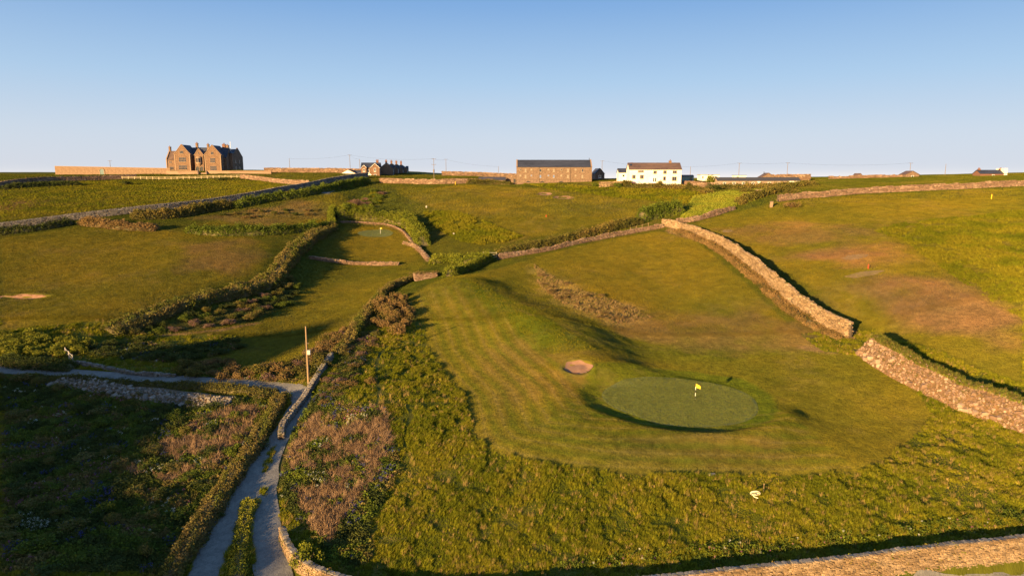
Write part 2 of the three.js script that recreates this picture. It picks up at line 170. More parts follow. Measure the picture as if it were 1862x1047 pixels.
// height of the land: a thin-plate surface through the survey points, kept on a grid
const GX0 = -480, GZ0 = -640, GS = 3, GNX = 321, GNZ = 268;
const landGrid = (() => {
  const n = CONTROL.length, m = n + 3, S = 100, A = [];
  const phi = (r2) => (r2 > 1e-12 ? 0.5 * r2 * Math.log(r2) : 0);
  for (let i = 0; i < m; i++) A.push(new Float64Array(m + 1));
  for (let i = 0; i < n; i++) {
    for (let j = 0; j < n; j++) A[i][j] = phi(((CONTROL[i][0] - CONTROL[j][0]) / S) ** 2 + ((CONTROL[i][1] - CONTROL[j][1]) / S) ** 2) + (i === j ? 0.0008 : 0);
    const p = [1, CONTROL[i][0] / S, CONTROL[i][1] / S];
    for (let k = 0; k < 3; k++) A[i][n + k] = A[n + k][i] = p[k];
    A[i][m] = CONTROL[i][2];
  }
  for (let c = 0; c < m; c++) {
    let p = c; for (let r = c + 1; r < m; r++) if (Math.abs(A[r][c]) > Math.abs(A[p][c])) p = r;
    [A[c], A[p]] = [A[p], A[c]];
    for (let r = c + 1; r < m; r++) { const f = A[r][c] / A[c][c]; if (f) for (let k = c; k <= m; k++) A[r][k] -= f * A[c][k]; }
  }
  const w = new Float64Array(m);
  for (let r = m - 1; r >= 0; r--) { let s = A[r][m]; for (let k = r + 1; k < m; k++) s -= A[r][k] * w[k]; w[r] = s / A[r][r]; }
  const g = new Float32Array(GNX * GNZ);
  for (let j = 0; j < GNZ; j++) for (let i = 0; i < GNX; i++) {
    const x = (GX0 + i * GS) / S, z = (GZ0 + j * GS) / S; let y = w[n] + w[n + 1] * x + w[n + 2] * z;
    for (let k = 0; k < n; k++) y += w[k] * phi((x - CONTROL[k][0] / S) ** 2 + (z - CONTROL[k][1] / S) ** 2);
    g[j * GNX + i] = y;
  }
  return g;
})();
const cubic = (a, b, c, d, t) => b + 0.5 * t * (c - a + t * (2 * a - 5 * b + 4 * c - d + t * (3 * (b - c) + d - a)));
function landBase(x, z) {
  const fx = clamp((x - GX0) / GS, 1, GNX - 3.01), fz = clamp((z - GZ0) / GS, 1, GNZ - 3.01), i = Math.floor(fx), j = Math.floor(fz), a = fx - i, b = fz - j;
  const row = (k) => { const o = (j + k) * GNX + i; return cubic(landGrid[o - 1], landGrid[o], landGrid[o + 1], landGrid[o + 2], a); };
  return cubic(row(-1), row(0), row(1), row(2), b);
}
// distance of a point to a line of points, with the side it lies on and how far along
function lineInfo(line, x, z) {
  let best = 1e9, side = 0, along = 0, run = 0;
  for (let i = 0; i < line.length - 1; i++) {
    const [ax, az] = line[i], [bx, bz] = line[i + 1], dx = bx - ax, dz = bz - az, l2 = dx * dx + dz * dz, l = Math.sqrt(l2);
    const t = clamp(((x - ax) * dx + (z - az) * dz) / l2), d = Math.hypot(x - ax - dx * t, z - az - dz * t);
    if (d < best) { best = d; side = Math.sign(dx * (z - az) - dz * (x - ax)) || 1; along = run + t * l; }
    run += l;
  }
  return { d: best, side, along, length: run };
}
// masks of the surveyed outlines on a half-metre grid
const MX0 = -260, MZ0 = -460, MS = 0.5, MW = 1040, MH = 840;
const fillPath = (ctx, poly, k, x0, z0, kz = k) => { ctx.beginPath(); poly.forEach(([x, z], i) => ctx[i ? 'lineTo' : 'moveTo']((x - x0) * k, (z - z0) * kz)); ctx.closePath(); ctx.fill(); };
const maskCache = {};
function areaMask(name) {
  if (!maskCache[name]) {
    const c = document.createElement('canvas'); c.width = MW; c.height = MH; const x = c.getContext('2d');
    x.fillStyle = '#fff'; fillPath(x, AREA[name], 1 / MS, MX0, MZ0);
    const d = x.getImageData(0, 0, MW, MH).data, m = new Uint8Array(MW * MH); for (let i = 0; i < m.length; i++) m[i] = d[i * 4 + 3];
    maskCache[name] = m;
  }
  return maskCache[name];
}
const within = (name, x, z) => { const i = Math.floor((x - MX0) / MS), j = Math.floor((z - MZ0) / MS); return i >= 0 && j >= 0 && i < MW && j < MH && areaMask(name)[j * MW + i] > 127; };

const GREEN = { x: 26.0, z: -102.3, rx: 12.4, rz: 11.2, y: 5.05 };
const CREST = new THREE.CatmullRomCurve3(AREA.crest.map(([x, z]) => new THREE.Vector3(x, 0, z))).getPoints(24).map((p) => [p.x, p.z]);
const FRONT_WALL = AREA.wallC;
const FAR_BUNKERS = [[13.5, -288, 3.4, 3.0, 0.6], [20.8, -280.5, 4.2, 3.2, 0.7], [-114, -156.5, 6.5, 1.6, 0.8]];
function land(x, z) {
  let y = landBase(x, z);
  // wide headland hill out at the point, behind the drone
  const across = x * 0.79 + z * 0.61, along = x * 0.61 - z * 0.79;
  if (along < 10) {
    const crown = 26 + 4 * smooth(-85, -105, across) + 11.5 * Math.exp(-(((across + 121) / 13) ** 2)) + 1.5 * smooth(-125, -150, across) + (fbm(across / 7, 3) - 0.5) * 4;
    y = lerp(y, crown, Math.exp(-(((along + 118) / 44) ** 2)) * (1 - smooth(-60, -40, across)) * smooth(-330, -230, across));
  }
  // overgrown hollow on the hilltop
  if (z < -255 && z > -315 && x > -85 && x < -45) y -= 2.6 * Math.exp(-(((x + 61) / 7) ** 2) - (((z + 284) / 12) ** 2));
  if (z > -132 && z < -45 && x > -110 && x < 130) {
    // the putting green: a level dish with a raised rim on the seaward side
    const gx = (x - GREEN.x) / GREEN.rx, gz = (z - GREEN.z) / GREEN.rz, d = Math.hypot(gx, gz);
    if (d < 2.2) {
      const k = 1 - smooth(0.95, 1.32, d);
      y = lerp(y, GREEN.y - (z - GREEN.z) * 0.012, k); 
      const ang = Math.atan2(gz, gx);                        // 90 degrees = towards the sea
      const near = smooth(0.12, 0.65, Math.sin(ang + 0.1));
      y = lerp(y, GREEN.y + 0.55, near * Math.exp(-(((d - 1.34) / 0.17) ** 2)));
      y += 0.22 * Math.exp(-(((x - 42) / 4) ** 2) - (((z + 112) / 5) ** 2));
    }
    const bx = (x - 11.2) / 2.5, bz = (z + 113) / 1.9, bd = Math.hypot(bx, bz);
    if (bd < 2) y += -0.6 * (1 - smooth(0.7, 1.1, bd)) + 0.02 * Math.exp(-(((bd - 1.2) / 0.25) ** 2));
  }
  if (z < -98 && z > -180 && x > -35 && x < 40) {
    const l = lineInfo(CREST, x, z);
    y += lerp(0.9, 2.1, clamp(l.along / l.length * 1.4)) * Math.exp(-((l.d / (l.side > 0 ? 6.5 : 10)) ** 2)) * smooth(0, 14, l.along) * (1 - smooth(l.length - 7, l.length + 1, l.along));
  }
  if (z > -76 && x > -40 && x < 90) {
    const l = lineInfo(FRONT_WALL, x, z);
    if (l.side > 0) y -= 1.9 * smooth(0.2, 1.1, l.d) * smooth(5, 14, l.along);
  }
  for (const [bx, bz, rx, rz, deep] of FAR_BUNKERS) { const d = Math.hypot((x - bx) / rx, (z - bz) / rz); if (d < 1.6) y += -deep * (1 - smooth(0.6, 1.1, d)) + 0.03 * Math.exp(-(((d - 1.2) / 0.2) ** 2)); }
  // gentle unevenness
  y += (fbm(x / 11, z / 11) - 0.5) * 0.34 + (noise(x / 2.3, z / 2.3) - 0.5) * 0.08;
  return y;
}
const groundAt = (x, z) => land(x, z);
const V = (x, z, lift = 0) => new THREE.Vector3(x, land(x, z) + lift, z);

// what the photograph could plausibly show, with room to step aside
const FT = Math.tan(45.72 / 2 * Math.PI / 180), CT = Math.cos(9.395 * Math.PI / 180), ST = Math.sin(9.395 * Math.PI / 180);
function inFrame(x, y, z, margin = 6) {
  const dy = y - 40, d = -z * CT - dy * ST, v = dy * CT - z * ST;
  return d > 20 && Math.abs(x) < d * FT * 1.781 + margin && v > -d * FT - margin;
}

// names, labels, parts
const taken = {};
function numbered(name) { const n = taken[name] = (taken[name] ?? -1) + 1; return n ? name + '_' + String(n).padStart(3, '0') : name; }
function tag(o, label, category, group) { o.userData.label = label; o.userData.category = category; if (group) o.userData.group = group; return o; }
function thing(name, label, category, [x, y, z] = [0, 0, 0], turn = 0, group) {
  const o = new THREE.Group(); o.name = numbered(name); o.position.set(x, y, z); o.rotation.y = turn; scene.add(o);
  return tag(o, label, category, group);
}
function part(name, geometry, material, parent, [x, y, z] = [0, 0, 0], turn = 0) {
  const m = new THREE.Mesh(geometry, material); m.name = name; m.position.set(x, y, z); m.rotation.y = turn; parent.add(m); return m;
}
function structure(name, geometry, material) { const m = new THREE.Mesh(geometry, material); m.name = numbered(name); m.userData.kind = 'structure'; scene.add(m); return m; }
function copy(o, [x, y, z], turn = 0, scale = 1) { const c = o.clone(); c.name = numbered(o.name.replace(/_\d{3}$/, '')); c.position.set(x, y, z); c.rotation.y = turn; c.scale.setScalar(scale); scene.add(c); return c; }
const lin = (r, g, b) => new THREE.Color().setRGB(r, g, b);
const mat = (r, g, b, rough = 0.9, more = {}) => new THREE.MeshStandardMaterial({ color: lin(r, g, b), roughness: rough, ...more });
const enc = (v) => { v = clamp(v); return Math.round(255 * (v <= 0.0031308 ? v * 12.92 : 1.055 * v ** (1 / 2.4) - 0.055)); };

// a repeating bump of blades, clods and grit
function bumpTexture(size, f) {
  const d = new Uint8Array(size * size * 4);
  for (let j = 0; j < size; j++) for (let i = 0; i < size; i++) { const v = clamp(f(i, j)) * 255, o = (j * size + i) * 4; d[o] = d[o + 1] = d[o + 2] = v; d[o + 3] = 255; }
  const t = new THREE.DataTexture(d, size, size); t.wrapS = t.wrapT = THREE.RepeatWrapping; t.magFilter = t.minFilter = THREE.LinearFilter; t.needsUpdate = true; return t;
}
const wrapNoise = (i, j, size, cells) => { const s = cells / size, x = i * s, y = j * s, xi = Math.floor(x), yi = Math.floor(y); let a = x - xi, b = y - yi; a = a * a * (3 - 2 * a); b = b * b * (3 - 2 * b); const q = (p, r) => NT[(((r % cells) * 37 + 11) & 255) * 256 + (((p % cells) * 53 + 7) & 255)]; return (q(xi, yi) * (1 - a) + q(xi + 1, yi) * a) * (1 - b) + (q(xi, yi + 1) * (1 - a) + q(xi + 1, yi + 1) * a) * b; };
const grassBump = bumpTexture(512, (i, j) => 0.2 * wrapNoise(i, j, 512, 16) + 0.4 * wrapNoise(i, j, 512, 40) + 0.4 * wrapNoise(i, j, 512, 96));
const stoneBump = bumpTexture(256, (i, j) => 0.5 * wrapNoise(i, j, 256, 24) + 0.5 * wrapNoise(i, j, 256, 60));
// ---------------------------------------------------------------- the land
const span = (a, b, step) => { const n = Math.max(1, Math.round(Math.abs(b - a) / step)), o = []; for (let i = 0; i < n; i++) o.push(a + (b - a) * i / n); return o; };
const XS = [...span(-480, -330, 15), ...span(-330, -190, 3), ...span(-190, -105, 1.2), ...span(-105, 105, 0.5), ...span(105, 190, 1.2), ...span(190, 330, 3), ...span(330, 480, 15), 480];
const bands = [
  { x: [-480, 480], z: [...span(150, -45, 6), -45], rect: null },
  { x: [-105, 105], z: [...span(-45, -135, 0.5), -135], size: [2048, 878] },
  { x: [-190, 190], z: [...span(-135, -240, 0.8), -240], size: [2048, 566] },
  { x: [-330, 330], z: [...span(-240, -420, 1.5), ...span(-420, -630, 7), -630], size: [2048, 640], zEnd: -446 },
];
// true colours of the turf, layer over layer: [areas, softness in metres, colour, strength, how ragged, patch size]
const TURF = {
  rough: [0.062, 0.066, 0.007], mown: [0.112, 0.095, 0.009], band: [0.150, 0.124, 0.013], putting: [0.088, 0.09, 0.016], dry: [0.145, 0.085, 0.038], straw: [0.20, 0.15, 0.05],
  lush: [0.070, 0.092, 0.006], earth: [0.19, 0.115, 0.06], thicket: [0.055, 0.056, 0.014], bracken: [0.10, 0.118, 0.007], dead: [0.13, 0.08, 0.045],
};
const LAYERS = [
  [['fieldLeft', 'fieldCentre', 'fieldRight', 'bowl', 'midLeft'], 1.5, 'mown', 0.9, 0.25, 7],
  [['fieldTop'], 2, 'mown', 0.45, 0.7, 9],
  [['fairwayNear'], 0.35, 'mown', 0.95, 0.05, 3],
  [['band'], 0.9, 'band', 0.8, 0.2, 2],
  [['flank'], 1.6, 'lush', 0.8, 0.4, 2.5],
  [['roughRight'], 4, 'rough', 0.7, 0.6, 6],
  [['valleyMown'], 3, 'lush', 0.25, 0.4, 8],
  [['dry1', 'dry6'], 4.5, 'dry', 0.6, 0.9, 6],
  [['dry8', 'dry9'], 4.5, 'dry', 0.3, 0.9, 4],
  [['dry2', 'dry3'], 5, 'dry', 1, 0.7, 9],
  [['dry5', 'dry7', 'dryTop'], 4, 'dry', 0.6, 0.9, 8],
  [['dry4'], 2.5, 'straw', 0.75, 0.9, 3],
  [['bankCentre', 'bankRight'], 3, 'rough', 0.9, 0.5, 3],
  [['brackenField'], 1.5, 'bracken', 1, 0.2, 2],
  [['greenApron'], 0.7, 'lush', 0.8, 0.15, 3],
  [['scrubEdge', 'lowerLeft', 'goldBushes', 'darkBushes', 'yellowBushes', 'slopeA', 'pit', 'gorse', 'gorse2'], 1.0, 'thicket', 0.95, 0.4, 2],
  [['brownScrub', 'lowerBrown'], 1.5, 'dead', 0.85, 0.7, 2.5],
  [['earthGap'], 1.5, 'earth', 0.8, 0.6, 2],
  [['apronA'], 0.8, 'earth', 0.75, 0.6, 1.5],
];
// lines worn into the turf: mower turns on the striped fairway, edges of sand-coloured paths: [points, width, colour, strength]
const TRACKS = [];
{
  const edge = AREA.fairwayNear.slice(0, 15);
  for (let k = 1; k <= 12; k++) {                            // each mower lap lies inside the last
    const line = edge.map(([x, z], i) => { const a = edge[Math.max(0, i - 1)], b = edge[Math.min(edge.length - 1, i + 1)]; let nx = -(b[1] - a[1]), nz = b[0] - a[0]; const l = Math.hypot(nx, nz); const s = (nx * (20 - x) + nz * (-105 - z)) > 0 ? 1 : -1; const o = k * 1.55 + (fbm(k * 3.1, i * 0.5) - 0.5) * 1.2; return [x + s * nx / l * o, z + s * nz / l * o]; });
    TRACKS.push([line, k % 2 ? 0.45 : 1.0, k % 2 ? 'straw' : 'lush', (k % 2 ? 0.22 : 0.4) + 0.22 * fbm(k * 1.7, 4)]);
  }
  TRACKS.push([[[-2, -150], [2.5, -142], [5, -139]], 0.5, 'earth', 0.5]);
  TRACKS.push([AREA.pathBowl, 0.9, 'earth', 0.8]);
  for (const [k, w, s] of [['wallA', 1.4, 0.7], ['wallK', 1.2, 0.9], ['wallK2', 1.2, 0.9], ['wallL', 1.3, 0.6], ['wallJ', 1.2, 0.6], ['wallM', 1.2, 0.6]]) TRACKS.push([AREA[k], w, 'earth', s]);
}
const painted = [];
function albedoAt(x, z) {                                        // the turf's painted colour at a place
  for (const p of painted) if (x >= p.x0 && x < p.x1 && z > p.z0 && z <= p.z1) { const i = Math.floor((x - p.x0) * p.kx), j = Math.floor((z - p.z0) * p.kz), o = (Math.min(j, p.H - 1) * p.W + Math.min(i, p.W - 1)) * 4; return [0, 1, 2].map((c) => { const v = p.out[o + c] / 255; return v <= 0.04045 ? v / 12.92 : ((v + 0.055) / 1.055) ** 2.4; }); }
  return [...TURF.rough];
}
function paintTile(rect, W, H) {
  const n = W * H, col = new Float32Array(n * 3), kx = W / (rect.x1 - rect.x0), kz = H / (rect.z1 - rect.z0);
  const px = (x) => (x - rect.x0) * kx, pz = (z) => (z - rect.z0) * kz;
  for (let j = 0, o = 0; j < H; j++) for (let i = 0; i < W; i++, o += 3) for (let c = 0; c < 3; c++) col[o + c] = TURF.rough[c];
  const c = document.createElement('canvas'); c.width = W; c.height = H; const ctx = c.getContext('2d');
  const apply = (colour, strength, ragged, patch, q) => {
    const d = ctx.getImageData(0, 0, W, H).data, t = TURF[colour];
    for (let j = 0, o = 0; j < H; j++) for (let i = 0; i < W; i++, o++) {
      let m = d[o * 4 + 3] / 255; if (m < 0.01) continue;
      if (ragged > 0) { const x = rect.x0 + i / kx, z = rect.z0 + j / kz; m = clamp(m + (fbm(x / patch + q * 9.7, z / patch + q * 3.3) - 0.5) * 2.2 * ragged * (m < 0.98 || ragged > 0.55 ? 1 : 0)) * (m > 0.04 ? 1 : m * 25); }
      m *= strength;
      for (let k = 0; k < 3; k++) col[o * 3 + k] += (t[k] - col[o * 3 + k]) * m;
    }
  };
  LAYERS.forEach(([names, soft, colour, strength, ragged, patch], q) => {
    ctx.clearRect(0, 0, W, H); ctx.filter = soft ? `blur(${(soft * kx / 2).toFixed(2)}px)` : 'none'; ctx.fillStyle = '#fff';
    for (const a of names) { ctx.beginPath(); AREA[a].forEach(([x, z], i) => ctx[i ? 'lineTo' : 'moveTo'](px(x), pz(z))); ctx.closePath(); ctx.fill(); }
    apply(colour, strength, ragged, patch, q);
  });
  TRACKS.forEach(([line, width, colour, strength], q) => {
    ctx.clearRect(0, 0, W, H); ctx.filter = `blur(${(width * kx * 0.22).toFixed(2)}px)`; ctx.strokeStyle = '#fff'; ctx.lineWidth = width * kx; ctx.lineJoin = ctx.lineCap = 'round';
    ctx.beginPath(); line.forEach(([x, z], i) => ctx[i ? 'lineTo' : 'moveTo'](px(x), pz(z))); ctx.stroke();
    apply(colour, strength, 0.5, 0.9, q + 40);
  });
  const out = new Uint8Array(n * 4);
  for (let j = 0, o = 0; j < H; j++) for (let i = 0; i < W; i++, o++) {
    const x = rect.x0 + i / kx, z = rect.z0 + j / kz;
    const big = fbm(x / 22, z / 22) - 0.5, mid = fbm(x / 4.5 + 40, z / 4.5) - 0.5, fine = fbm(x / 0.8, z / 0.8 + 9) - 0.5, dryness = smooth(0.5, 0.72, fbm(x / 13 + 70, z / 13 + 20)) * 0.22 * smooth(0.35, 0.6, fbm(x / 2.2, z / 2.2 + 60));
    const k = 1 + big * 0.4 + mid * 0.42 + fine * 0.7;
    let r = col[o * 3] * k, g = col[o * 3 + 1] * k, b = col[o * 3 + 2] * k;
    r = lerp(r, 0.15 * k, dryness); g = lerp(g, 0.105 * k, dryness); b = lerp(b, 0.042 * k, dryness);
    r *= 1 + mid * 0.15 + big * 0.4;
    out[o * 4] = enc(r); out[o * 4 + 1] = enc(g); out[o * 4 + 2] = enc(b); out[o * 4 + 3] = 255;
  }
  painted.push({ ...rect, kx, kz, W, H, out });
  const t = new THREE.DataTexture(out, W, H); t.colorSpace = THREE.SRGBColorSpace; t.magFilter = t.minFilter = THREE.LinearFilter; t.wrapS = t.wrapT = THREE.ClampToEdgeWrapping; t.needsUpdate = true; return t;
}
const tiles = [];
for (const b of bands) {
  const nx = XS.length, nz = b.z.length, pos = new Float32Array(nx * nz * 3), uv = new Float32Array(nx * nz * 2), idx = [];
  const zEnd = b.zEnd ?? b.z[nz - 1], rect = { x0: b.x[0], x1: b.x[1], z0: zEnd, z1: b.z[0] };
  for (let j = 0, o = 0; j < nz; j++) for (let i = 0; i < nx; i++, o++) {
    const x = XS[i], z = b.z[j]; pos[o * 3] = x; pos[o * 3 + 1] = land(x, z); pos[o * 3 + 2] = z;
    uv[o * 2] = (x - rect.x0) / (rect.x1 - rect.x0); uv[o * 2 + 1] = (z - rect.z0) / (rect.z1 - rect.z0);
    if (i < nx - 1 && j < nz - 1) idx.push(o, o + 1, o + nx, o + 1, o + nx + 1, o + nx);
  }
  const g = new THREE.BufferGeometry(); g.setAttribute('position', new THREE.BufferAttribute(pos, 3)); g.setAttribute('uv', new THREE.BufferAttribute(uv, 2)); g.setIndex(idx);
  const nor = new Float32Array(nx * nz * 3), e = 0.35;                // slopes taken from the land itself, so that bands meet without a seam
  for (let o = 0; o < nx * nz; o++) { const x = pos[o * 3], z = pos[o * 3 + 2], dx = (land(x + e, z) - land(x - e, z)) / (2 * e), dz = (land(x, z + e) - land(x, z - e)) / (2 * e), l = Math.hypot(dx, 1, dz); nor[o * 3] = -dx / l; nor[o * 3 + 1] = 1 / l; nor[o * 3 + 2] = -dz / l; }
  g.setAttribute('normal', new THREE.BufferAttribute(nor, 3));
  const bump = grassBump.clone(); bump.repeat.set((rect.x1 - rect.x0) / 7, (rect.z1 - rect.z0) / 7); bump.needsUpdate = true;
  const m = new THREE.MeshPhysicalMaterial({ roughness: 0.95, specularIntensity: 0.2, bumpMap: bump, bumpScale: 0.06 });
  if (b.size) m.map = paintTile(rect, ...b.size); else m.color.copy(lin(...TURF.rough));
  const o = structure('grassland', g, m); tiles.push(o);
  tag(o, ['grassy slope below the boundary wall towards the point', 'golf turf and rough around the putting green', 'mown golf fields climbing the hillside', 'upper fields and hilltop pasture below the skyline'][tiles.length - 1], 'grassland');
}

// a sheet draped over the land along a centre line
function ribbon(line, widths, lift, step = 1) {
  const curve = new THREE.CatmullRomCurve3(line.map(([x, z]) => new THREE.Vector3(x, 0, z)), false, 'centripetal'), n = Math.ceil(curve.getLength() / step), pos = [], uv = [], idx = [], across = 7;
  for (let i = 0; i <= n; i++) {
    const t = i / n, p = curve.getPointAt(t), d = curve.getTangentAt(t), w = (typeof widths === 'function' ? widths(t) : widths) / 2, nx = -d.z, nz = d.x;
    for (let k = 0; k < across; k++) { const s = (k / (across - 1) * 2 - 1) * (w + (k === 0 || k === across - 1 ? (noise(i * 0.7, k * 9) - 0.5) * 0.35 : 0)), x = p.x + nx * s, z = p.z + nz * s; pos.push(x, land(x, z) + lift, z); uv.push(x / 4, z / 4); if (i < n && k < across - 1) { const o = i * across + k; idx.push(o, o + 1, o + across, o + 1, o + across + 1, o + across); } }
  }
  const g = new THREE.BufferGeometry(); g.setAttribute('position', new THREE.Float32BufferAttribute(pos, 3)); g.setAttribute('uv', new THREE.Float32BufferAttribute(uv, 2)); g.setIndex(idx); g.computeVertexNormals(); return g;
}
function mottle(size, cells, a, b, contrast = 1) {
  const d = new Uint8Array(size * size * 4);
  for (let j = 0; j < size; j++) for (let i = 0; i < size; i++) { const t = clamp(0.5 + (0.3 * wrapNoise(i, j, size, cells) + 0.3 * wrapNoise(i, j, size, cells * 3) + 0.4 * wrapNoise(i, j, size, cells * 9) - 0.5) * 2 * contrast), o = (j * size + i) * 4; for (let c = 0; c < 3; c++) d[o + c] = enc(lerp(a[c], b[c], t)); d[o + 3] = 255; }
  const t = new THREE.DataTexture(d, size, size); t.colorSpace = THREE.SRGBColorSpace; t.wrapS = t.wrapT = THREE.RepeatWrapping; t.magFilter = t.minFilter = THREE.LinearFilter; t.needsUpdate = true; return t;
}
const laneMat = new THREE.MeshStandardMaterial({ map: mottle(512, 5, [0.085, 0.083, 0.083], [0.145, 0.138, 0.132], 1.2), roughness: 0.9, bumpMap: stoneBump, bumpScale: 0.03 });
const laneA = structure('lane', ribbon(AREA.laneMain, (t) => lerp(3.2, 3.8, t), 0.07), laneMat); tag(laneA, 'narrow grey lane curving round the valley and down past the hedge', 'lane');
const laneB = structure('lane', ribbon(AREA.laneRight, (t) => lerp(1.6, 3.3, smooth(0.1, 0.7, t)), 0.10), laneMat); tag(laneB, 'grey track forking off the lane beside the curved wall', 'lane');
const laneC = structure('lane', ribbon(AREA.laneTop, 3, 0.1), laneMat); tag(laneC, 'grey lane climbing to the hilltop beside the long estate wall', 'lane');
const laneD = structure('lane', ribbon(AREA.laneFront, 4, 0.08), laneMat); tag(laneD, 'grey road outside the boundary wall at the foot of the slope', 'lane');
const stepsPath = structure('gravel_path', ribbon([[-36.5, -243], [-34, -232], [-30.5, -226]], 1.6, 0.1), new THREE.MeshStandardMaterial({ map: mottle(128, 5, [0.2, 0.19, 0.17], [0.36, 0.33, 0.3]), roughness: 0.95 })); tag(stepsPath, 'short pale gravel path by the raised tee', 'path');

// a draped patch with its own outline
function patch(outline, lift, cell = 0.5, smoothing = true) {
  const pts = smoothing ? new THREE.CatmullRomCurve3(outline.map(([x, z]) => new THREE.Vector3(x, 0, z)), true, 'centripetal').getPoints(outline.length * 6).map((p) => [p.x, p.z]) : outline;
  const cx = pts.reduce((s, p) => s + p[0], 0) / pts.length, cz = pts.reduce((s, p) => s + p[1], 0) / pts.length, n = pts.length - (smoothing ? 1 : 0);
  const rings = Math.ceil(Math.max(...pts.map(([x, z]) => Math.hypot(x - cx, z - cz))) / cell), pos = [cx, land(cx, cz) + lift, cz], uv = [cx / 4, cz / 4], idx = [];
  for (let r = 1; r <= rings; r++) for (let i = 0; i < n; i++) { const x = lerp(cx, pts[i][0], r / rings), z = lerp(cz, pts[i][1], r / rings); pos.push(x, land(x, z) + lift, z); uv.push(x / 4, z / 4); const a = 1 + (r - 1) * n + i, b = 1 + (r - 1) * n + (i + 1) % n; if (r === 1) idx.push(0, b, a); else idx.push(a, a - n, b, b, a - n, b - n); }
  const g = new THREE.BufferGeometry(); g.setAttribute('position', new THREE.Float32BufferAttribute(pos, 3)); g.setAttribute('uv', new THREE.Float32BufferAttribute(uv, 2)); g.setIndex(idx); g.computeVertexNormals(); return g;
}
const puttMat = new THREE.MeshStandardMaterial({ map: mottle(512, 6, [0.078, 0.092, 0.018], [0.10, 0.11, 0.026], 1.2), roughness: 0.95, bumpMap: grassBump.clone(), bumpScale: 0.05 });
const putting = structure('putting_green', patch(AREA.green, 0.05), puttMat); tag(putting, 'smooth oval putting green with the yellow flag', 'putting green');
const putting2 = structure('putting_green', patch(AREA.green2, 0.09), puttMat); tag(putting2, 'small small putting green below the curved hedge', 'putting green');
const sandMat = new THREE.MeshStandardMaterial({ map: mottle(128, 6, [0.14, 0.073, 0.045], [0.195, 0.108, 0.07]), roughness: 1 });
const oval = (x, z, rx, rz, turn = 0) => Array.from({ length: 14 }, (_, i) => { const a = i / 14 * Math.PI * 2, k = 0.85 + 0.3 * noise(i * 1.3 + x, z), c = Math.cos(a) * rx * k, s = Math.sin(a) * rz * k; return [x + c * Math.cos(turn) - s * Math.sin(turn), z + c * Math.sin(turn) + s * Math.cos(turn)]; });
for (const [x, z, rx, rz, label] of [[11.2, -113, 2.5, 1.75, 'small deep sand bunker cut beside the oval putting green'], [13.5, -288, 3.4, 3.2, 'shallow sand bunker below the long stone barn'], [20.8, -280.5, 4.2, 3.4, 'wider sand bunker below the stone barn, beside a shallower one'], [-114, -156.5, 6.0, 1.5, 'long shadowed sand bunker in the long-bunker field']]) tag(structure('sand_bunker', patch(oval(x, z, rx, rz), 0.06, 0.4), sandMat), label, 'bunker');
for (const [x, z, rx, rz, label] of [[69.5, -220, 1.6, 1.8, 'pale bare earth scar near the top of the long wall'], [85.5, -163.5, 4.6, 1.8, 'worn bare earth mound with a red post beside it'], [90, -178, 3.2, 2.2, 'brown bare soil patch uphill of the red marker post']]) tag(structure('bare_earth', patch(oval(x, z, rx, rz), 0.05, 0.5), new THREE.MeshStandardMaterial({ map: mottle(128, 5, [0.13, 0.085, 0.03], [0.21, 0.135, 0.06], 1.5), roughness: 1 })), label, 'bare earth');
// ---------------------------------------------------------------- shapes shared by walls, hedges and plants
function rockGeometry(k, detail = 2, roughness = 0.16) {                  // an uneven block with worn corners
  const g = new THREE.BoxGeometry(1, 1, 1, detail, detail, detail), p = g.attributes.position, seen = {};
  for (let i = 0; i < p.count; i++) {
    const v = new THREE.Vector3().fromBufferAttribute(p, i), key = v.toArray().map((c) => c.toFixed(2)).join();
    if (!seen[key]) { const s = v.clone().normalize().multiplyScalar(0.62), o = v.clone().lerp(s, 0.38); o.x += R(-1, 1) * roughness * 0.6; o.y += R(-1, 1) * roughness * 0.6; o.z += R(-1, 1) * roughness * 0.6; seen[key] = o; }
    p.setXYZ(i, ...seen[key].toArray());
  }
  g.computeVertexNormals(); return toCreasedNormals(g, 0.7);
}
const ROCKS = [0, 1, 2, 3].map((k) => rockGeometry(k));
function leafClump(n, size, flat = 1) {                                   // a handful of leaves in a unit ball
  const pos = [], idx = [];
  for (let i = 0; i < n; i++) {
    const d = new THREE.Vector3(R(-1, 1), R(-1, 1) * flat, R(-1, 1)).normalize().multiplyScalar(Math.cbrt(R(0.1, 1)));
    const a = new THREE.Vector3(R(-1, 1), R(-0.6, 1), R(-1, 1)).normalize(), b = new THREE.Vector3(R(-1, 1), R(-1, 1), R(-1, 1)).cross(a).normalize(), l = size * R(0.7, 1.3), w = l * R(0.35, 0.6), o = pos.length / 3;
    const c = new THREE.Vector3().crossVectors(a, b).multiplyScalar(l * 0.18);
    for (const q of [d.clone().addScaledVector(a, -l), d.clone().addScaledVector(b, w).add(c), d.clone().addScaledVector(a, l), d.clone().addScaledVector(b, -w).add(c)]) pos.push(q.x, q.y, q.z);
    idx.push(o, o + 1, o + 3, o + 1, o + 2, o + 3);
  }
  const g = new THREE.BufferGeometry(); g.setAttribute('position', new THREE.Float32BufferAttribute(pos, 3)); g.setIndex(idx); const f = g.toNonIndexed(); f.computeVertexNormals(); return f;
}
const CLUMPS = [leafClump(26, 0.27), leafClump(26, 0.25), leafClump(22, 0.3)];
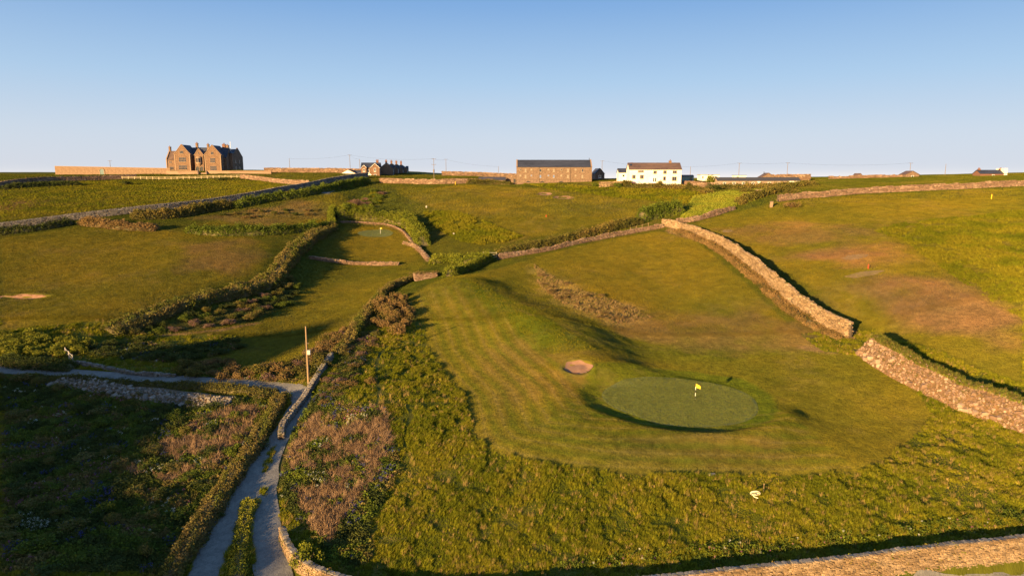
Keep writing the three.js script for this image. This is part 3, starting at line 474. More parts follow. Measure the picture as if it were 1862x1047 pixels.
function bladeTuft(n, spread, lean, width) {                              // grass: arched blades from one root, one unit tall
  const pos = [], nor = [];
  for (let i = 0; i < n; i++) {
    const a = R(0, 6.283), r = Math.sqrt(rnd()) * spread, x = Math.cos(a) * r, z = Math.sin(a) * r, t = R(0, 6.283), l = R(0.3, 1) * lean, h = R(0.55, 1.05), tx = Math.cos(t) * l + 0.28 * lean, tz = Math.sin(t) * l - 0.3 * lean, wx = -Math.sin(t) * width, wz = Math.cos(t) * width;
    const A = [x - wx, -0.1, z - wz], B = [x + wx, -0.1, z + wz], C = [x + tx * 0.4 + wx * 0.8, h * 0.62, z + tz * 0.4 + wz * 0.8], D = [x + tx * 0.4 - wx * 0.8, h * 0.62, z + tz * 0.4 - wz * 0.8], E = [x + tx, h, z + tz];
    pos.push(...A, ...B, ...C, ...A, ...C, ...D, ...D, ...C, ...E);
  }
  const g = new THREE.BufferGeometry(); g.setAttribute('position', new THREE.Float32BufferAttribute(pos, 3)); g.computeVertexNormals(); return g;
}
const TUFT = [bladeTuft(12, 0.5, 0.75, 0.06), bladeTuft(12, 0.5, 0.6, 0.05)];
const STALKS = bladeTuft(14, 0.6, 1.1, 0.028);
const leafMat = new THREE.MeshPhysicalMaterial({ color: 0xffffff, roughness: 0.9, specularIntensity: 0.3, side: THREE.DoubleSide }), bladeMat = new THREE.MeshPhysicalMaterial({ color: 0xffffff, roughness: 0.9, specularIntensity: 0.15, side: THREE.DoubleSide }), stoneMat = mat(1, 1, 1, 0.92, { bumpMap: stoneBump, bumpScale: 0.02 });

const M4 = new THREE.Matrix4(), Q4 = new THREE.Quaternion(), E4 = new THREE.Euler(), P4 = new THREE.Vector3(), S4 = new THREE.Vector3(), C4 = new THREE.Color();
function stuff(name, geometry, material, items, parent, label, category) {   // items: [x, y, z, ex, ey, ez, sx, sy, sz, r, g, b]
  const m = new THREE.InstancedMesh(geometry, material, items.length);
  items.forEach((t, i) => { M4.compose(P4.set(t[0], t[1], t[2]), Q4.setFromEuler(E4.set(t[3], t[4], t[5])), S4.set(t[6], t[7], t[8])); m.setMatrixAt(i, M4); m.setColorAt(i, C4.setRGB(t[9], t[10], t[11])); });
  m.name = parent ? name : numbered(name); m.userData.kind = 'stuff'; if (label) tag(m, label, category);
  (parent ?? scene).add(m); return m;
}
const tint = (palette, u, vary = 0.25) => { const f = clamp(u, 0, 0.999) * (palette.length - 1), i = Math.floor(f), t = f - i, k = 1 + R(-vary, vary), a = palette[i], b = palette[Math.min(i + 1, palette.length - 1)]; return [0, 1, 2].map((c) => lerp(a[c], b[c], t) * k); };
function resample(line, step) {
  const c = new THREE.CatmullRomCurve3(line.map(([x, z]) => new THREE.Vector3(x, 0, z)), false, 'centripetal'), n = Math.max(2, Math.ceil(c.getLength() / step)), o = [];
  for (let i = 0; i <= n; i++) { const p = c.getPointAt(i / n), d = c.getTangentAt(i / n); o.push({ x: p.x, z: p.z, tx: d.x, tz: d.z, nx: -d.z, nz: d.x, s: i / n * c.getLength(), t: i / n }); }
  o.length_ = c.getLength(); return o;
}
// a solid lofted along a line: profile(i) gives [[offset across, height above ground], ...] per station
function loft(stations, profile, baseY) {
  const pos = [], uv = [], idx = []; let n = 0;
  stations.forEach((st, i) => { const pr = profile(st, i); n = pr.length; pr.forEach(([o, h], k) => { pos.push(st.x + st.nx * o, baseY(st, o) + h, st.z + st.nz * o); uv.push(st.s / 2, k / 2); }); if (i < stations.length - 1) for (let k = 0; k < n - 1; k++) { const a = i * n + k; idx.push(a, a + 1, a + n, a + 1, a + n + 1, a + n); } });
  for (const end of [0, (stations.length - 1) * n]) for (let k = 1; k < n - 1; k++) idx.push(end, end + k, end + k + 1);
  const g = new THREE.BufferGeometry(); g.setAttribute('position', new THREE.Float32BufferAttribute(pos, 3)); g.setAttribute('uv', new THREE.Float32BufferAttribute(uv, 2)); g.setIndex(idx); g.computeVertexNormals(); return g;
}

// ---------------------------------------------------------------- stone walls
const STONE = { warm: [[0.115, 0.072, 0.038], [0.178, 0.115, 0.062], [0.24, 0.165, 0.098], [0.15, 0.104, 0.062]], grey: [[0.085, 0.073, 0.064], [0.13, 0.112, 0.098], [0.19, 0.168, 0.148]], pink: [[0.105, 0.060, 0.038], [0.155, 0.095, 0.062], [0.25, 0.175, 0.125]] };
const mortar = new THREE.MeshStandardMaterial({ map: mottle(256, 7, [0.045, 0.031, 0.020], [0.11, 0.076, 0.05], 1.2), roughness: 0.95, bumpMap: stoneBump, bumpScale: 0.06 });
function stoneWall(name, label, line, { h = 2, w = 0.6, batter = 0.12, stone = [0.42, 0.22], step = 0.6, palette = 'warm', crumble = 0.12, coping = 0, sink = 0.4, group, both = false, front = 1, low = 0, hAt, tops = true, weeds = 0 }) {
  const st = resample(line, step), g = thing(name, label, 'wall', [0, 0, 0], 0, group);
  const top = (s, t) => (hAt ? hAt(t) : h) * (1 - crumble * (fbm(s / 3.1, line[0][0]) - 0.3) * 1.2);
  const base = (q) => land(q.x, q.z);
  const bs = st.map(base), sm = bs.map((_, i) => { let a = 0, n = 0; for (let k = -3; k <= 3; k++) if (bs[i + k] !== undefined) { a += bs[i + k]; n++; } return a / n; });
  const at = (s) => { const f = clamp(s / st.length_, 0, 1) * (st.length - 1), i = Math.min(Math.floor(f), st.length - 2), t = f - i, a = st[i], b = st[i + 1]; return { x: lerp(a.x, b.x, t), z: lerp(a.z, b.z, t), nx: lerp(a.nx, b.nx, t), nz: lerp(a.nz, b.nz, t), y: lerp(sm[i], sm[i + 1], t), s, t: s / st.length_ }; };
  part('core', loft(st, (q, i) => { const H = top(q.s, q.t), b = w / 2 + batter * H, k = (fbm(q.s * 0.9, 3) - 0.5) * 0.1; return [[-b - k, -sink - low], [-w / 2 - batter * H * 0.5 + k, H * 0.5], [-w / 2, H - 0.06], [w / 2, H - 0.06], [w / 2 + batter * H * 0.5 - k, H * 0.5], [b + k, -sink - low]]; }, (q) => sm[st.indexOf(q)]), mortar, g);
  const items = [[], []];
  const sides = both ? [1, -1] : [front];
  for (const side of sides) for (let v = -low + 0.05; v < 9; v += stone[1]) {
    let any = false;
    for (let s = R(0, stone[0]); s < st.length_; s += stone[0] * R(0.7, 1.3)) {
      const q = at(s), H = top(s, q.t); if (v > H - 0.02) continue; any = true; if (rnd() < 0.06) continue;
      const o = side * (w / 2 + batter * (H - v)), c = tint(STONE[palette], fbm(s / 1.7, v * 2 + side * 7) * 1.5 - 0.3, 0.28), k = rnd() < 0.04 ? 1.45 : 1;
      items[rnd() < 0.5 ? 0 : 1].push([q.x + q.nx * o, q.y + v + R(-0.04, 0.04) + stone[1] / 2, q.z + q.nz * o, R(-0.12, 0.12), Math.atan2(q.nx, q.nz) + R(-0.12, 0.12), R(-0.15, 0.15), stone[0] * R(0.7, 1.25), stone[1] * R(0.75, 1.25), R(0.22, 0.36), c[0] * k, c[1] * k, c[2] * k]);
    }
    if (!any) break;
  }
  if (tops && !coping) for (let s = 0; s < st.length_; s += stone[0] * R(0.6, 1)) { const q = at(s), H = top(s, q.t), c = tint(STONE[palette], rnd(), 0.25); items[0].push([q.x + R(-0.2, 0.2) * w, q.y + H - 0.02, q.z + R(-0.2, 0.2) * w, R(-0.2, 0.2), Math.atan2(q.nx, q.nz) + R(-0.2, 0.2), R(-0.2, 0.2), stone[0] * R(0.8, 1.3), R(0.14, 0.26), w * R(0.85, 1.15), c[0], c[1], c[2]]); }
  items.forEach((l, k) => l.length && stuff('stonework', ROCKS[k], stoneMat, l, g));
  if (weeds) { const it = []; for (let i = 0; i < weeds; i++) { const s = R(0, st.length_), q = at(s); if (fbm(s / 6 + 40, line[0][0]) < 0.5 && rnd() < 0.8) continue; const H = top(s, q.t), f = rnd() < 0.5 ? 1 : rnd(), o = (both && rnd() < 0.5 ? -1 : front) * (w / 2 + batter * H * (1 - f)), z = R(0.18, 0.42), c = tint([[0.05, 0.065, 0.008], [0.11, 0.11, 0.012], [0.15, 0.10, 0.03]], rnd()); it.push([q.x + q.nx * o * (f === 1 ? R(-1, 1) : 1), q.y + H * f, q.z + q.nz * o * (f === 1 ? R(-1, 1) : 1), R(0, 6), R(0, 6), R(0, 6), z, z * 0.8, z, ...c]); } stuff('weeds', CLUMPS[1], leafMat, it, g); }
  if (coping) {
    const mats = [0.1, 0.4, 0.7, 0.95].map((u) => mat(...tint(STONE.grey, u, 0.05), 0.92, { bumpMap: stoneBump, bumpScale: 0.02 })); let n = 0;
    for (let s = coping[0]; s < coping[1] && n < 280; n++) { const len = R(0.34, 0.68), q = at(s + len / 2), m = part('coping_stone', ROCKS[n % 4], mats[Math.floor(R(0, 4))], g, [q.x, q.y + top(s, q.t) + 0.02, q.z], Math.atan2(q.nx, q.nz) + R(-0.06, 0.06)); m.scale.set(len * 1.06, R(0.16, 0.30), w * R(0.95, 1.2)); m.rotation.x = R(-0.08, 0.08); s += len; }
  }
  return g;
}
stoneWall('stone_wall', 'long tall field wall of warm stone ending at the gap before the tumbled rubble bank', AREA.wallA, { h: 3.7, hAt: (t) => lerp(2.5, 3.85, smooth(0, 0.6, t)), w: 0.55, batter: 0.10, both: true, stone: [0.5, 0.26], step: 0.7, palette: 'warm', crumble: 0.2, weeds: 420 });
stoneWall('stone_wall', 'curving boundary wall with grey coping stones at the foot of the rough', AREA.wallC, { h: 1.55, hAt: (t) => lerp(1.2, 1.6, smooth(0, 0.3, t)), w: 0.55, batter: 0.05, stone: [0.36, 0.17], low: 2.1, step: 0.5, palette: 'warm', crumble: 0.06, coping: [0, 200], weeds: 260 });
stoneWall('stone_wall', 'low crooked dry-stone wall edging the bend of the lane', AREA.wallE, { h: 1.0, w: 0.5, both: true, stone: [0.36, 0.2], step: 0.5, palette: 'grey', crumble: 0.3, weeds: 160 });
stoneWall('stone_wall', 'long grey estate wall climbing the hillside to the hilltop lane', AREA.wallF, { h: 2.2, w: 0.5, both: true, stone: [0.7, 0.36], step: 1.2, palette: 'grey', crumble: 0.05 });
stoneWall('stone_wall', 'low field wall below the manor garden door meeting the white rail fence', AREA.wallG, { h: 1.9, w: 0.5, stone: [0.8, 0.4], step: 1.5, palette: 'pink', crumble: 0.04 });
stoneWall('stone_wall', 'pale field wall running down from the rail fence to the estate wall', AREA.wallG2, { h: 1.8, w: 0.5, stone: [0.8, 0.4], step: 1.5, palette: 'pink', crumble: 0.06 });
stoneWall('stone_wall', 'rubble field wall across the top of the field above the rubble bank', AREA.wallI, { h: 2.4, w: 0.7, batter: 0.2, stone: [0.7, 0.36], step: 1.2, palette: 'pink', crumble: 0.35, weeds: 500 });
stoneWall('stone_wall', 'low rubble bank wall along the hedge above the spur field', AREA.wallJ, { h: 1.5, w: 0.7, batter: 0.3, stone: [0.6, 0.32], step: 1, palette: 'pink', crumble: 0.6, weeds: 420 });
stoneWall('stone_wall', 'short stone retaining step across the sunken fairway', AREA.wallL, { weeds: 120, h: 1.0, w: 0.6, batter: 0.25, stone: [0.5, 0.3], step: 0.8, palette: 'pink', crumble: 0.35 });
stoneWall('stone_wall', 'broken rubble wall at the foot of the bright bracken slope', AREA.wallM, { h: 1.8, w: 0.7, batter: 0.3, stone: [0.6, 0.34], step: 1, palette: 'pink', crumble: 0.6, weeds: 420 });
stoneWall('stone_wall', 'low stone footing under the curved hedge behind the small green', AREA.wallK, { h: 0.45, w: 0.6, batter: 0.3, stone: [0.5, 0.25], step: 0.8, palette: 'pink', crumble: 0.4 });
stoneWall('stone_wall', 'short pink rubble footing below the end of the curved hedge', AREA.wallK2, { h: 1.2, w: 0.8, batter: 0.4, stone: [0.5, 0.3], step: 0.8, palette: 'pink', crumble: 0.6, weeds: 420 });
stoneWall('stone_wall', 'sunlit stone wall along the top of the barn field below the skyline', AREA.wallN, { h: 2.2, w: 0.6, stone: [0.8, 0.4], step: 1.5, palette: 'pink', crumble: 0.15 });
stoneWall('stone_wall', 'tumbled dry-stone bank above the lane among white flowers', AREA.roadWallTop, { weeds: 160, h: 0.6, w: 0.6, batter: 0.3, stone: [0.4, 0.24], step: 0.7, palette: 'grey', crumble: 1.1 });

// collapsed rubble walls: an earth bank faced with loose stones, the largest of them parts of their own
function rubbleBank(label, line, { h, width, n, big, palette, seedShift = 0, faceSide = 1, grow }) {
  const st = resample(line, 0.8), g = thing('rubble_bank', label, 'wall');
  const H = (q) => h * (0.85 + 0.35 * fbm(q.s / 4 + seedShift, 2)) * smooth(0, 0.03, q.t);
  const prof = (q) => { const hh = H(q), k = (o) => (fbm(q.s * 0.8 + o * 5, o * 3 + 9) - 0.5) * 0.5; return [[faceSide * width * 0.5, -0.4], [faceSide * (width * 0.32 + k(1)), hh * 0.32 + k(2)], [faceSide * (width * 0.1 + k(3)), hh * 0.72 + k(4) * 0.6], [faceSide * (-width * 0.08), hh], [-faceSide * width * 0.3, hh * 0.96], [-faceSide * width * 0.5, -0.6]]; };
  part('earth_bank', loft(st, prof, (q) => land(q.x, q.z)), new THREE.MeshStandardMaterial({ map: mottle(256, 6, [0.085, 0.050, 0.024], [0.18, 0.10, 0.048], 1.4), roughness: 1, bumpMap: stoneBump, bumpScale: 0.08 }), g);
  const spot = () => { const q = st[Math.floor(R(0, st.length - 0.01))], pr = prof(q), f = R(0.12, 3.1), i = Math.floor(f), t = f - i, o = lerp(pr[i][0], pr[i + 1][0], t), y = lerp(pr[i][1], pr[i + 1][1], t), along = R(-0.4, 0.4); return [q.x + q.nx * o + q.tx * along, land(q.x, q.z) + y + 0.02, q.z + q.nz * o + q.tz * along, f]; };
  const items = [];
  for (let i = 0; i < n; i++) { const [x, y, z] = spot(), s = 0.10 + 0.30 * rnd() ** 2.6, c = tint(STONE[palette], rnd(), 0.3); items.push([x, y, z, R(0, 6), R(0, 6), R(0, 6), s * R(0.8, 1.5), s * R(0.6, 1), s, c[0] * 1.15, c[1] * 1.15, c[2] * 1.15]); }
  stuff('loose_stones', ROCKS[2], stoneMat, items, g);
  const mats = [0.2, 0.5, 0.8, 1].map((u) => mat(...tint(STONE[palette], u, 0.05).map((c) => c * 1.15), 0.92, { bumpMap: stoneBump, bumpScale: 0.03 }));
  for (let i = 0; i < big; i++) { const [x, y, z, f] = spot(), s = R(0.45, 0.85) * (f < 1 ? 1.15 : 0.9), m = part('boulder', ROCKS[i % 4], mats[i % 4], g, [x, y, z], R(0, 6)); m.rotation.x = R(-0.5, 0.5); m.scale.set(s * R(0.9, 1.4), s * R(0.55, 0.9), s); }
  { const it = []; for (let i = 0; i < n / 4; i++) { const [x, y, z] = spot(), q = R(0.12, 0.3), c = tint([[0.05, 0.06, 0.012], [0.11, 0.09, 0.025], [0.15, 0.09, 0.04]], rnd()); it.push([x, y, z, R(0, 6), R(0, 6), R(0, 6), q * 1.3, q, q * 1.3, ...c]); } stuff('weeds', CLUMPS[1], leafMat, it, g); }
  if (grow) { const items = []; for (let i = 0; i < grow; i++) { const q = st[Math.floor(R(0, st.length - 0.01))], o = faceSide * -R(0.0, 0.36) * width, s = R(0.3, 0.6), c = tint([[0.06, 0.075, 0.012], [0.12, 0.12, 0.02], [0.14, 0.10, 0.035]], rnd()); items.push([q.x + q.nx * o + R(-0.5, 0.5), land(q.x, q.z) + H(q) * 0.95, q.z + q.nz * o + R(-0.5, 0.5), 0, R(0, 6), 0, s, s * R(0.7, 1.4), s, ...c]); } stuff('grass_cap', TUFT[0], bladeMat, items, g); }
  return g;
}
rubbleBank('tall tumbled rubble bank with grassy top continuing past the gap in the field wall', AREA.wallB, { h: 3.2, width: 5.0, n: 3300, big: 60, palette: 'pink', faceSide: 1, grow: 2600 });
rubbleBank('grey loose-stone retaining bank below the lane above the dark thicket', AREA.rubbleLeft, { h: 0.85, width: 4.4, n: 1900, big: 30, palette: 'grey', faceSide: 1, seedShift: 9 });
{
  const g = thing('stone_pier', 'short square-ended stone pier topped with turf at the head of the spur', 'wall', V(-22.6, -176).toArray(), 0.35);
  part('core', new THREE.BoxGeometry(5.6, 2.0, 2.2), mortar, g, [0, 0.6, 0]);
  const items = []; for (const [w, turn, ox, oz] of [[5.6, 0, 0, 1.1], [2.2, -Math.PI / 2, -2.8, 0], [2.2, Math.PI / 2, 2.8, 0]]) for (let v = -0.2; v < 1.5; v += 0.28) for (let u = -w / 2; u < w / 2; u += R(0.35, 0.6)) { const c = tint(STONE.pink, rnd(), 0.2); items.push([ox + (turn ? 0 : u), v + 0.15, oz + (turn ? u : 0), R(-0.1, 0.1), turn + R(-0.1, 0.1), R(-0.1, 0.1), 0.5, 0.27, 0.3, ...c]); }
  stuff('stonework', ROCKS[1], stoneMat, items, g);
  const t = []; for (let i = 0; i < 500; i++) { const s = R(0.3, 0.55), c = tint([[0.07, 0.075, 0.014], [0.16, 0.11, 0.045]], rnd()); t.push([R(-2.9, 2.9), 1.55, R(-1.3, 1.2), 0, R(0, 6), 0, s, s, s, ...c]); } stuff('grass_cap', TUFT[1], bladeMat, t, g);
}
// ---------------------------------------------------------------- hedges
const LEAF = {
  green: [[0.038, 0.055, 0.006], [0.062, 0.085, 0.008], [0.10, 0.115, 0.011]],
  bright: [[0.06, 0.076, 0.006], [0.095, 0.108, 0.008], [0.135, 0.132, 0.012]],
  dark: [[0.024, 0.034, 0.007], [0.038, 0.05, 0.009], [0.06, 0.064, 0.012]],
  mixed: [[0.042, 0.056, 0.008], [0.075, 0.08, 0.011], [0.125, 0.088, 0.03], [0.055, 0.07, 0.01]],
  rust: [[0.05, 0.052, 0.01], [0.12, 0.076, 0.026], [0.19, 0.115, 0.048], [0.075, 0.065, 0.014]],
  olive: [[0.045, 0.048, 0.009], [0.085, 0.075, 0.014], [0.14, 0.098, 0.025]],
  yellow: [[0.05, 0.066, 0.007], [0.10, 0.11, 0.01], [0.19, 0.17, 0.016]],
  heather: [[0.045, 0.05, 0.012], [0.10, 0.068, 0.035], [0.15, 0.078, 0.075], [0.07, 0.07, 0.014]],
};
const bankMat = new THREE.MeshStandardMaterial({ map: mottle(256, 8, [0.055, 0.05, 0.02], [0.12, 0.095, 0.045], 1.2), roughness: 1 });
const corner = (t) => smooth(0, 0.04, t) * smooth(0, 0.04, 1 - t);
function hedge(label, line, { w = 1.6, h = 1.8, spacing = 0.5, clump = 0.55, palette = 'green', bend = 4, group, name = 'hedge', patchy = 5, skip = 0.04, ends = 0.55 }) {
  const st = resample(line, Math.max(0.6, spacing)), g = thing(name, label, 'hedge', [0, 0, 0], 0, group), pal = LEAF[palette];
  const H = (q) => h * (0.42 + 1.1 * fbm(q.s / bend * 1.5 + line[0][0], line[0][1])) * lerp(ends, 1, corner(q.t)), Wd = (q) => w * (0.55 + 0.85 * fbm(q.s / bend * 1.3 + 31, line[0][1] + 5)) / 2;
  part('bank', loft(st, (q) => { const a = Wd(q) * 0.86, b = H(q) * 0.88, o = []; for (let k = 0; k <= 8; k++) { const f = Math.PI * k / 8, c = Math.cos(f), s = Math.sin(f); o.push([Math.sign(c) * Math.abs(c) ** 0.6 * a, s ** 0.7 * b - 0.25]); } return o; }, (q, o) => land(q.x + q.nx * o, q.z + q.nz * o) * 0.5 + land(q.x, q.z) * 0.5), bankMat, g);
  const items = [[], [], []];
  for (const q of st) {
    const a = Wd(q), b = H(q), arc = Math.PI * Math.sqrt((a * a + b * b) / 2), n = Math.max(4, Math.round(arc / spacing));
    for (let k = 0; k <= n; k++) for (let rep = 0; rep < 2; rep++) {
      if (rnd() < skip) continue;
      const f = Math.PI * (k + R(-0.4, 0.4)) / n, c = Math.cos(f), s = Math.max(0, Math.sin(f)), o = Math.sign(c) * Math.abs(c) ** 0.6 * a * R(0.8, 1.05), y = s ** 0.7 * b * (rnd() < 0.07 ? R(1.1, 1.4) : R(0.8, 1.1)), al = R(-0.6, 0.6) * spacing, x = q.x + q.nx * o + q.tx * al, z = q.z + q.nz * o + q.tz * al, sc = clump * R(0.6, 1.25);
      const col = tint(pal, fbm(q.s / patchy + o, y * 0.7 + line[0][0]) * 1.7 - 0.35, 0.3);
      items[Math.floor(R(0, 3))].push([x, land(x, z) * 0.5 + land(q.x, q.z) * 0.5 + y - 0.08, z, R(0, 6), R(0, 6), R(0, 6), sc, sc * R(0.7, 1), sc, ...col]);
    }
  }
  items.forEach((l, k) => l.length && stuff('foliage', CLUMPS[k], leafMat, l, g));
  return g;
}
hedge('overgrown hedge bank between the long-bunker field and the sunken fairway', AREA.hedgeA, { w: 5.2, h: 2.0, spacing: 0.75, clump: 0.7, palette: 'mixed', patchy: 7 });
hedge('straight clipped-looking hedge closing the top of the long-bunker field', AREA.hedgeB, { w: 3.0, h: 2.6, spacing: 0.7, clump: 0.75, palette: 'green' });
hedge('dark low hedge under the lower end of the estate wall', AREA.hedgeC, { w: 2.4, h: 2.0, spacing: 0.8, clump: 0.8, palette: 'dark' });
hedge('rust-brown bramble hedge at the corner of the long-bunker field', AREA.hedgeC2, { w: 3.2, h: 2.2, spacing: 0.7, clump: 0.75, palette: 'rust' });
hedge('bushy gorse hedge lining the estate wall above the long-bunker field', AREA.hedgeC3, { w: 4.5, h: 2.6, spacing: 0.8, clump: 0.9, palette: 'olive', bend: 2.5 });
hedge('green hedge following the estate wall and lane up to the hilltop', AREA.hedgeC4, { w: 3.2, h: 2.4, spacing: 0.9, clump: 0.95, palette: 'green', bend: 3 });
hedge('narrow hedge and brambles running along the wall down the spur from the stone pier', AREA.hedgeD, { w: 2.4, h: 1.4, spacing: 0.5, clump: 0.55, palette: 'mixed' });
hedge('brown hedge along the rubble wall above the spur field', AREA.hedgeF, { w: 4.0, h: 2.2, spacing: 0.8, clump: 0.8, palette: 'olive', bend: 3 });
hedge('dense dark green hedge meeting the bright bracken slope', AREA.hedgeF2, { w: 4.5, h: 4.0, spacing: 0.8, clump: 0.9, palette: 'green', bend: 2.5 });
hedge('rounded bright green hedge beside the wooden gate at the spur head', AREA.hedgeG, { w: 2.6, h: 2.0, spacing: 0.55, clump: 0.6, palette: 'bright' });
hedge('curved bright green hedge bank sheltering the small putting green', AREA.hedgeK, { w: 4.2, h: 3.6, spacing: 0.75, clump: 0.75, palette: 'bright', patchy: 9 });
hedge('short upright end of the hedge beside the small putting green', AREA.hedgeKs, { w: 2.2, h: 3.0, spacing: 0.7, clump: 0.7, palette: 'bright', ends: 0.9 });
hedge('low shaggy green bank below the gravel path', AREA.hedgeK3, { w: 5.0, h: 1.9, spacing: 0.7, clump: 0.75, palette: 'bright' });
hedge('trimmed hedge bank along the inner side of the lane', AREA.hedgeR, { w: 2.3, h: 1.25, spacing: 0.36, clump: 0.4, palette: 'mixed', patchy: 4 });
hedge('low dark hedge above the lane beside the grey railing', AREA.hedgeN, { w: 2.6, h: 1.5, spacing: 0.45, clump: 0.5, palette: 'dark' });
hedge('ragged low hedge along the lane above the stone bank', AREA.hedgeS, { w: 1.7, h: 1.0, spacing: 0.4, clump: 0.42, palette: 'olive' });
hedge('brown windblown shrub row on the skyline before the long low shed', AREA.hedgeCrest, { w: 4, h: 1.5, spacing: 1.0, clump: 1.1, palette: 'olive', bend: 2.5 });
hedge('low dark hedge at the porch end of the stone barn', AREA.hedgeCrest2, { w: 2.6, h: 1.7, spacing: 0.9, clump: 0.9, palette: 'olive' });

hedge('dry bracken bank along the sunny foot of the long tall field wall', AREA.wallA.slice(1).map(([x, z]) => [x - 1.7, z + 0.5]), { w: 2.8, h: 1.0, spacing: 0.5, clump: 0.5, palette: 'rust', patchy: 3 });
hedge('narrow wedge of weeds dividing the two arms of the lane', AREA.hedgeT, { w: 1.8, h: 0.8, spacing: 0.36, clump: 0.36, palette: 'yellow', patchy: 2 });
hedge('dark scrub row below the field wall in the pasture below the garden wall', AREA.hedgeTop, { w: 4.5, h: 1.5, spacing: 0.9, clump: 0.9, palette: 'dark', bend: 2.5 });
hedge('brown scrub edge under the garden of the white farmhouse', AREA.hedgeFarm, { w: 5, h: 1.2, spacing: 0.9, clump: 0.9, palette: 'olive', bend: 2.5 });
hedge('dark hedge climbing beside the bright bracken slope', AREA.hedgeBr, { w: 3.4, h: 2.0, spacing: 0.8, clump: 0.9, palette: 'olive', bend: 3 });
// ---------------------------------------------------------------- bushes: stems and a crown of leaf sprays
function bushCrown(pal, lobes, n, leaf, shape = 1) {
  const pos = [], col = [], c = CLUMPS.map((g) => g.attributes.position);
  for (let i = 0; i < n; i++) {
    const L = lobes[i % lobes.length], d = new THREE.Vector3(R(-1, 1), R(-0.35, 1), R(-1, 1)).normalize(), k = R(0.72, 1.05), px = L[0] + d.x * L[3] * k, py = L[1] + d.y * L[3] * 0.85 * k * shape, pz = L[2] + d.z * L[3] * k, s = leaf * R(0.7, 1.3);
    M4.compose(P4.set(px, Math.max(py, 0.05), pz), Q4.setFromEuler(E4.set(R(0, 6), R(0, 6), R(0, 6))), S4.set(s, s, s));
    const src = c[i % 3], t = tint(pal, rnd() * 0.8 + 0.2 * noise(px * 3, pz * 3), 0.25), v = new THREE.Vector3();
    for (let q = 0; q < src.count; q++) { v.fromBufferAttribute(src, q).applyMatrix4(M4); pos.push(v.x, v.y, v.z); col.push(...t); }
  }
  const g = new THREE.BufferGeometry(); g.setAttribute('position', new THREE.Float32BufferAttribute(pos, 3)); g.setAttribute('color', new THREE.Float32BufferAttribute(col, 3)); g.computeVertexNormals(); return g;
}
const crownMat = new THREE.MeshPhysicalMaterial({ color: 0xffffff, roughness: 0.9, specularIntensity: 0.3, side: THREE.DoubleSide, vertexColors: true }), stemMat = mat(0.07, 0.05, 0.035);
function stemGeometry(n, h) { const l = []; for (let i = 0; i < n; i++) { const a = R(0, 6), g = new THREE.CylinderGeometry(0.012 * h, 0.035 * h, h, 5, 2); g.translate(0, h / 2, 0); g.rotateZ(R(0.15, 0.55)); g.rotateY(a); l.push(g); } return mergeGeometries(l); }
const bushKinds = {};
function bushKind(palette, variant) {
  const key = palette + variant; if (bushKinds[key]) return bushKinds[key];
  const nl = 4 + variant, lobes = []; for (let i = 0; i < nl; i++) { const a = i / nl * 6.283 + R(-0.4, 0.4), r = i ? R(0.35, 0.62) : 0; lobes.push([Math.cos(a) * r, R(0.28, 0.62), Math.sin(a) * r, R(0.34, 0.52)]); }
  return bushKinds[key] = { crown: bushCrown(LEAF[palette], lobes, 56, 0.24), stem: stemGeometry(5, 0.8) };
}
function bush(name, label, category, group, palette, x, z, r, h) {
  const k = bushKind(palette, Math.floor(R(0, 3))), o = thing(name, label, category, [x, land(x, z) - 0.05, z], R(0, 6), group);
  o.scale.set(r, h, r); part('crown', k.crown, crownMat, o); part('stem', k.stem, stemMat, o); return o;
}
function fillWith(area, gap, make, most = 60) {
  const poly = AREA[area], xs = poly.map((p) => p[0]), zs = poly.map((p) => p[1]), put = [];
  for (let i = 0; i < 3000 && put.length < most; i++) { const x = R(Math.min(...xs), Math.max(...xs)), z = R(Math.min(...zs), Math.max(...zs)); if (within(area, x, z) && put.every(([a, b]) => Math.hypot(a - x, b - z) > gap) && inFrame(x, land(x, z), z, 4)) { put.push([x, z]); make(x, z, put.length); } }
  return put;
}
const LOOK = { dark: 'dark green', mixed: 'green and brown', heather: 'pink-flecked heather', green: 'leafy green', rust: 'rust-brown', yellow: 'yellow-flowered', olive: 'olive' };
const anyOf = (l) => l[Math.floor(R(0, l.length))];
fillWith('yellowBushes', 2.0, (x, z) => bush('gorse_bush', 'yellow-green flowering gorse bush in the row below the long-bunker field', 'bush', 'yellow gorse below the long-bunker field', 'yellow', x, z, R(1.3, 2.0), R(1.3, 2.0)), 26);
fillWith('darkBushes', 2.2, (x, z) => bush('bramble_bush', 'dark bramble bush between the sunken fairway path and the lane', 'bush', 'dark brambles above the lane', 'dark', x, z, R(1.3, 2.2), R(0.9, 1.5)), 30);
fillWith('goldBushes', 2.0, (x, z) => { const p = anyOf(['heather', 'rust', 'rust', 'rust', 'olive', 'olive']); return bush('bramble_bush', LOOK[p] + ' bush in the thicket between the lane and the near utility pole', 'bush', LOOK[p] + ' bushes beside the lane', p, x, z, R(1.2, 2.1), R(1.0, 1.8)); }, 44);
fillWith('gorse', 1.9, (x, z) => bush('gorse_bush', 'rounded rust-coloured gorse bush in the clump casting shadow on the fairway', 'bush', 'gorse clump on the spur', 'rust', x, z, R(1.5, 2.3), R(1.8, 2.7)), 18);
fillWith('gorse2', 1.9, (x, z) => { const p = anyOf(['heather', 'mixed', 'olive', 'rust']); return bush('heather_bush', 'low ' + LOOK[p] + ' bush along the wall below the gorse clump', 'bush', LOOK[p] + ' bushes along the spur wall', p, x, z, R(1.1, 1.7), R(0.5, 0.9)); }, 30);
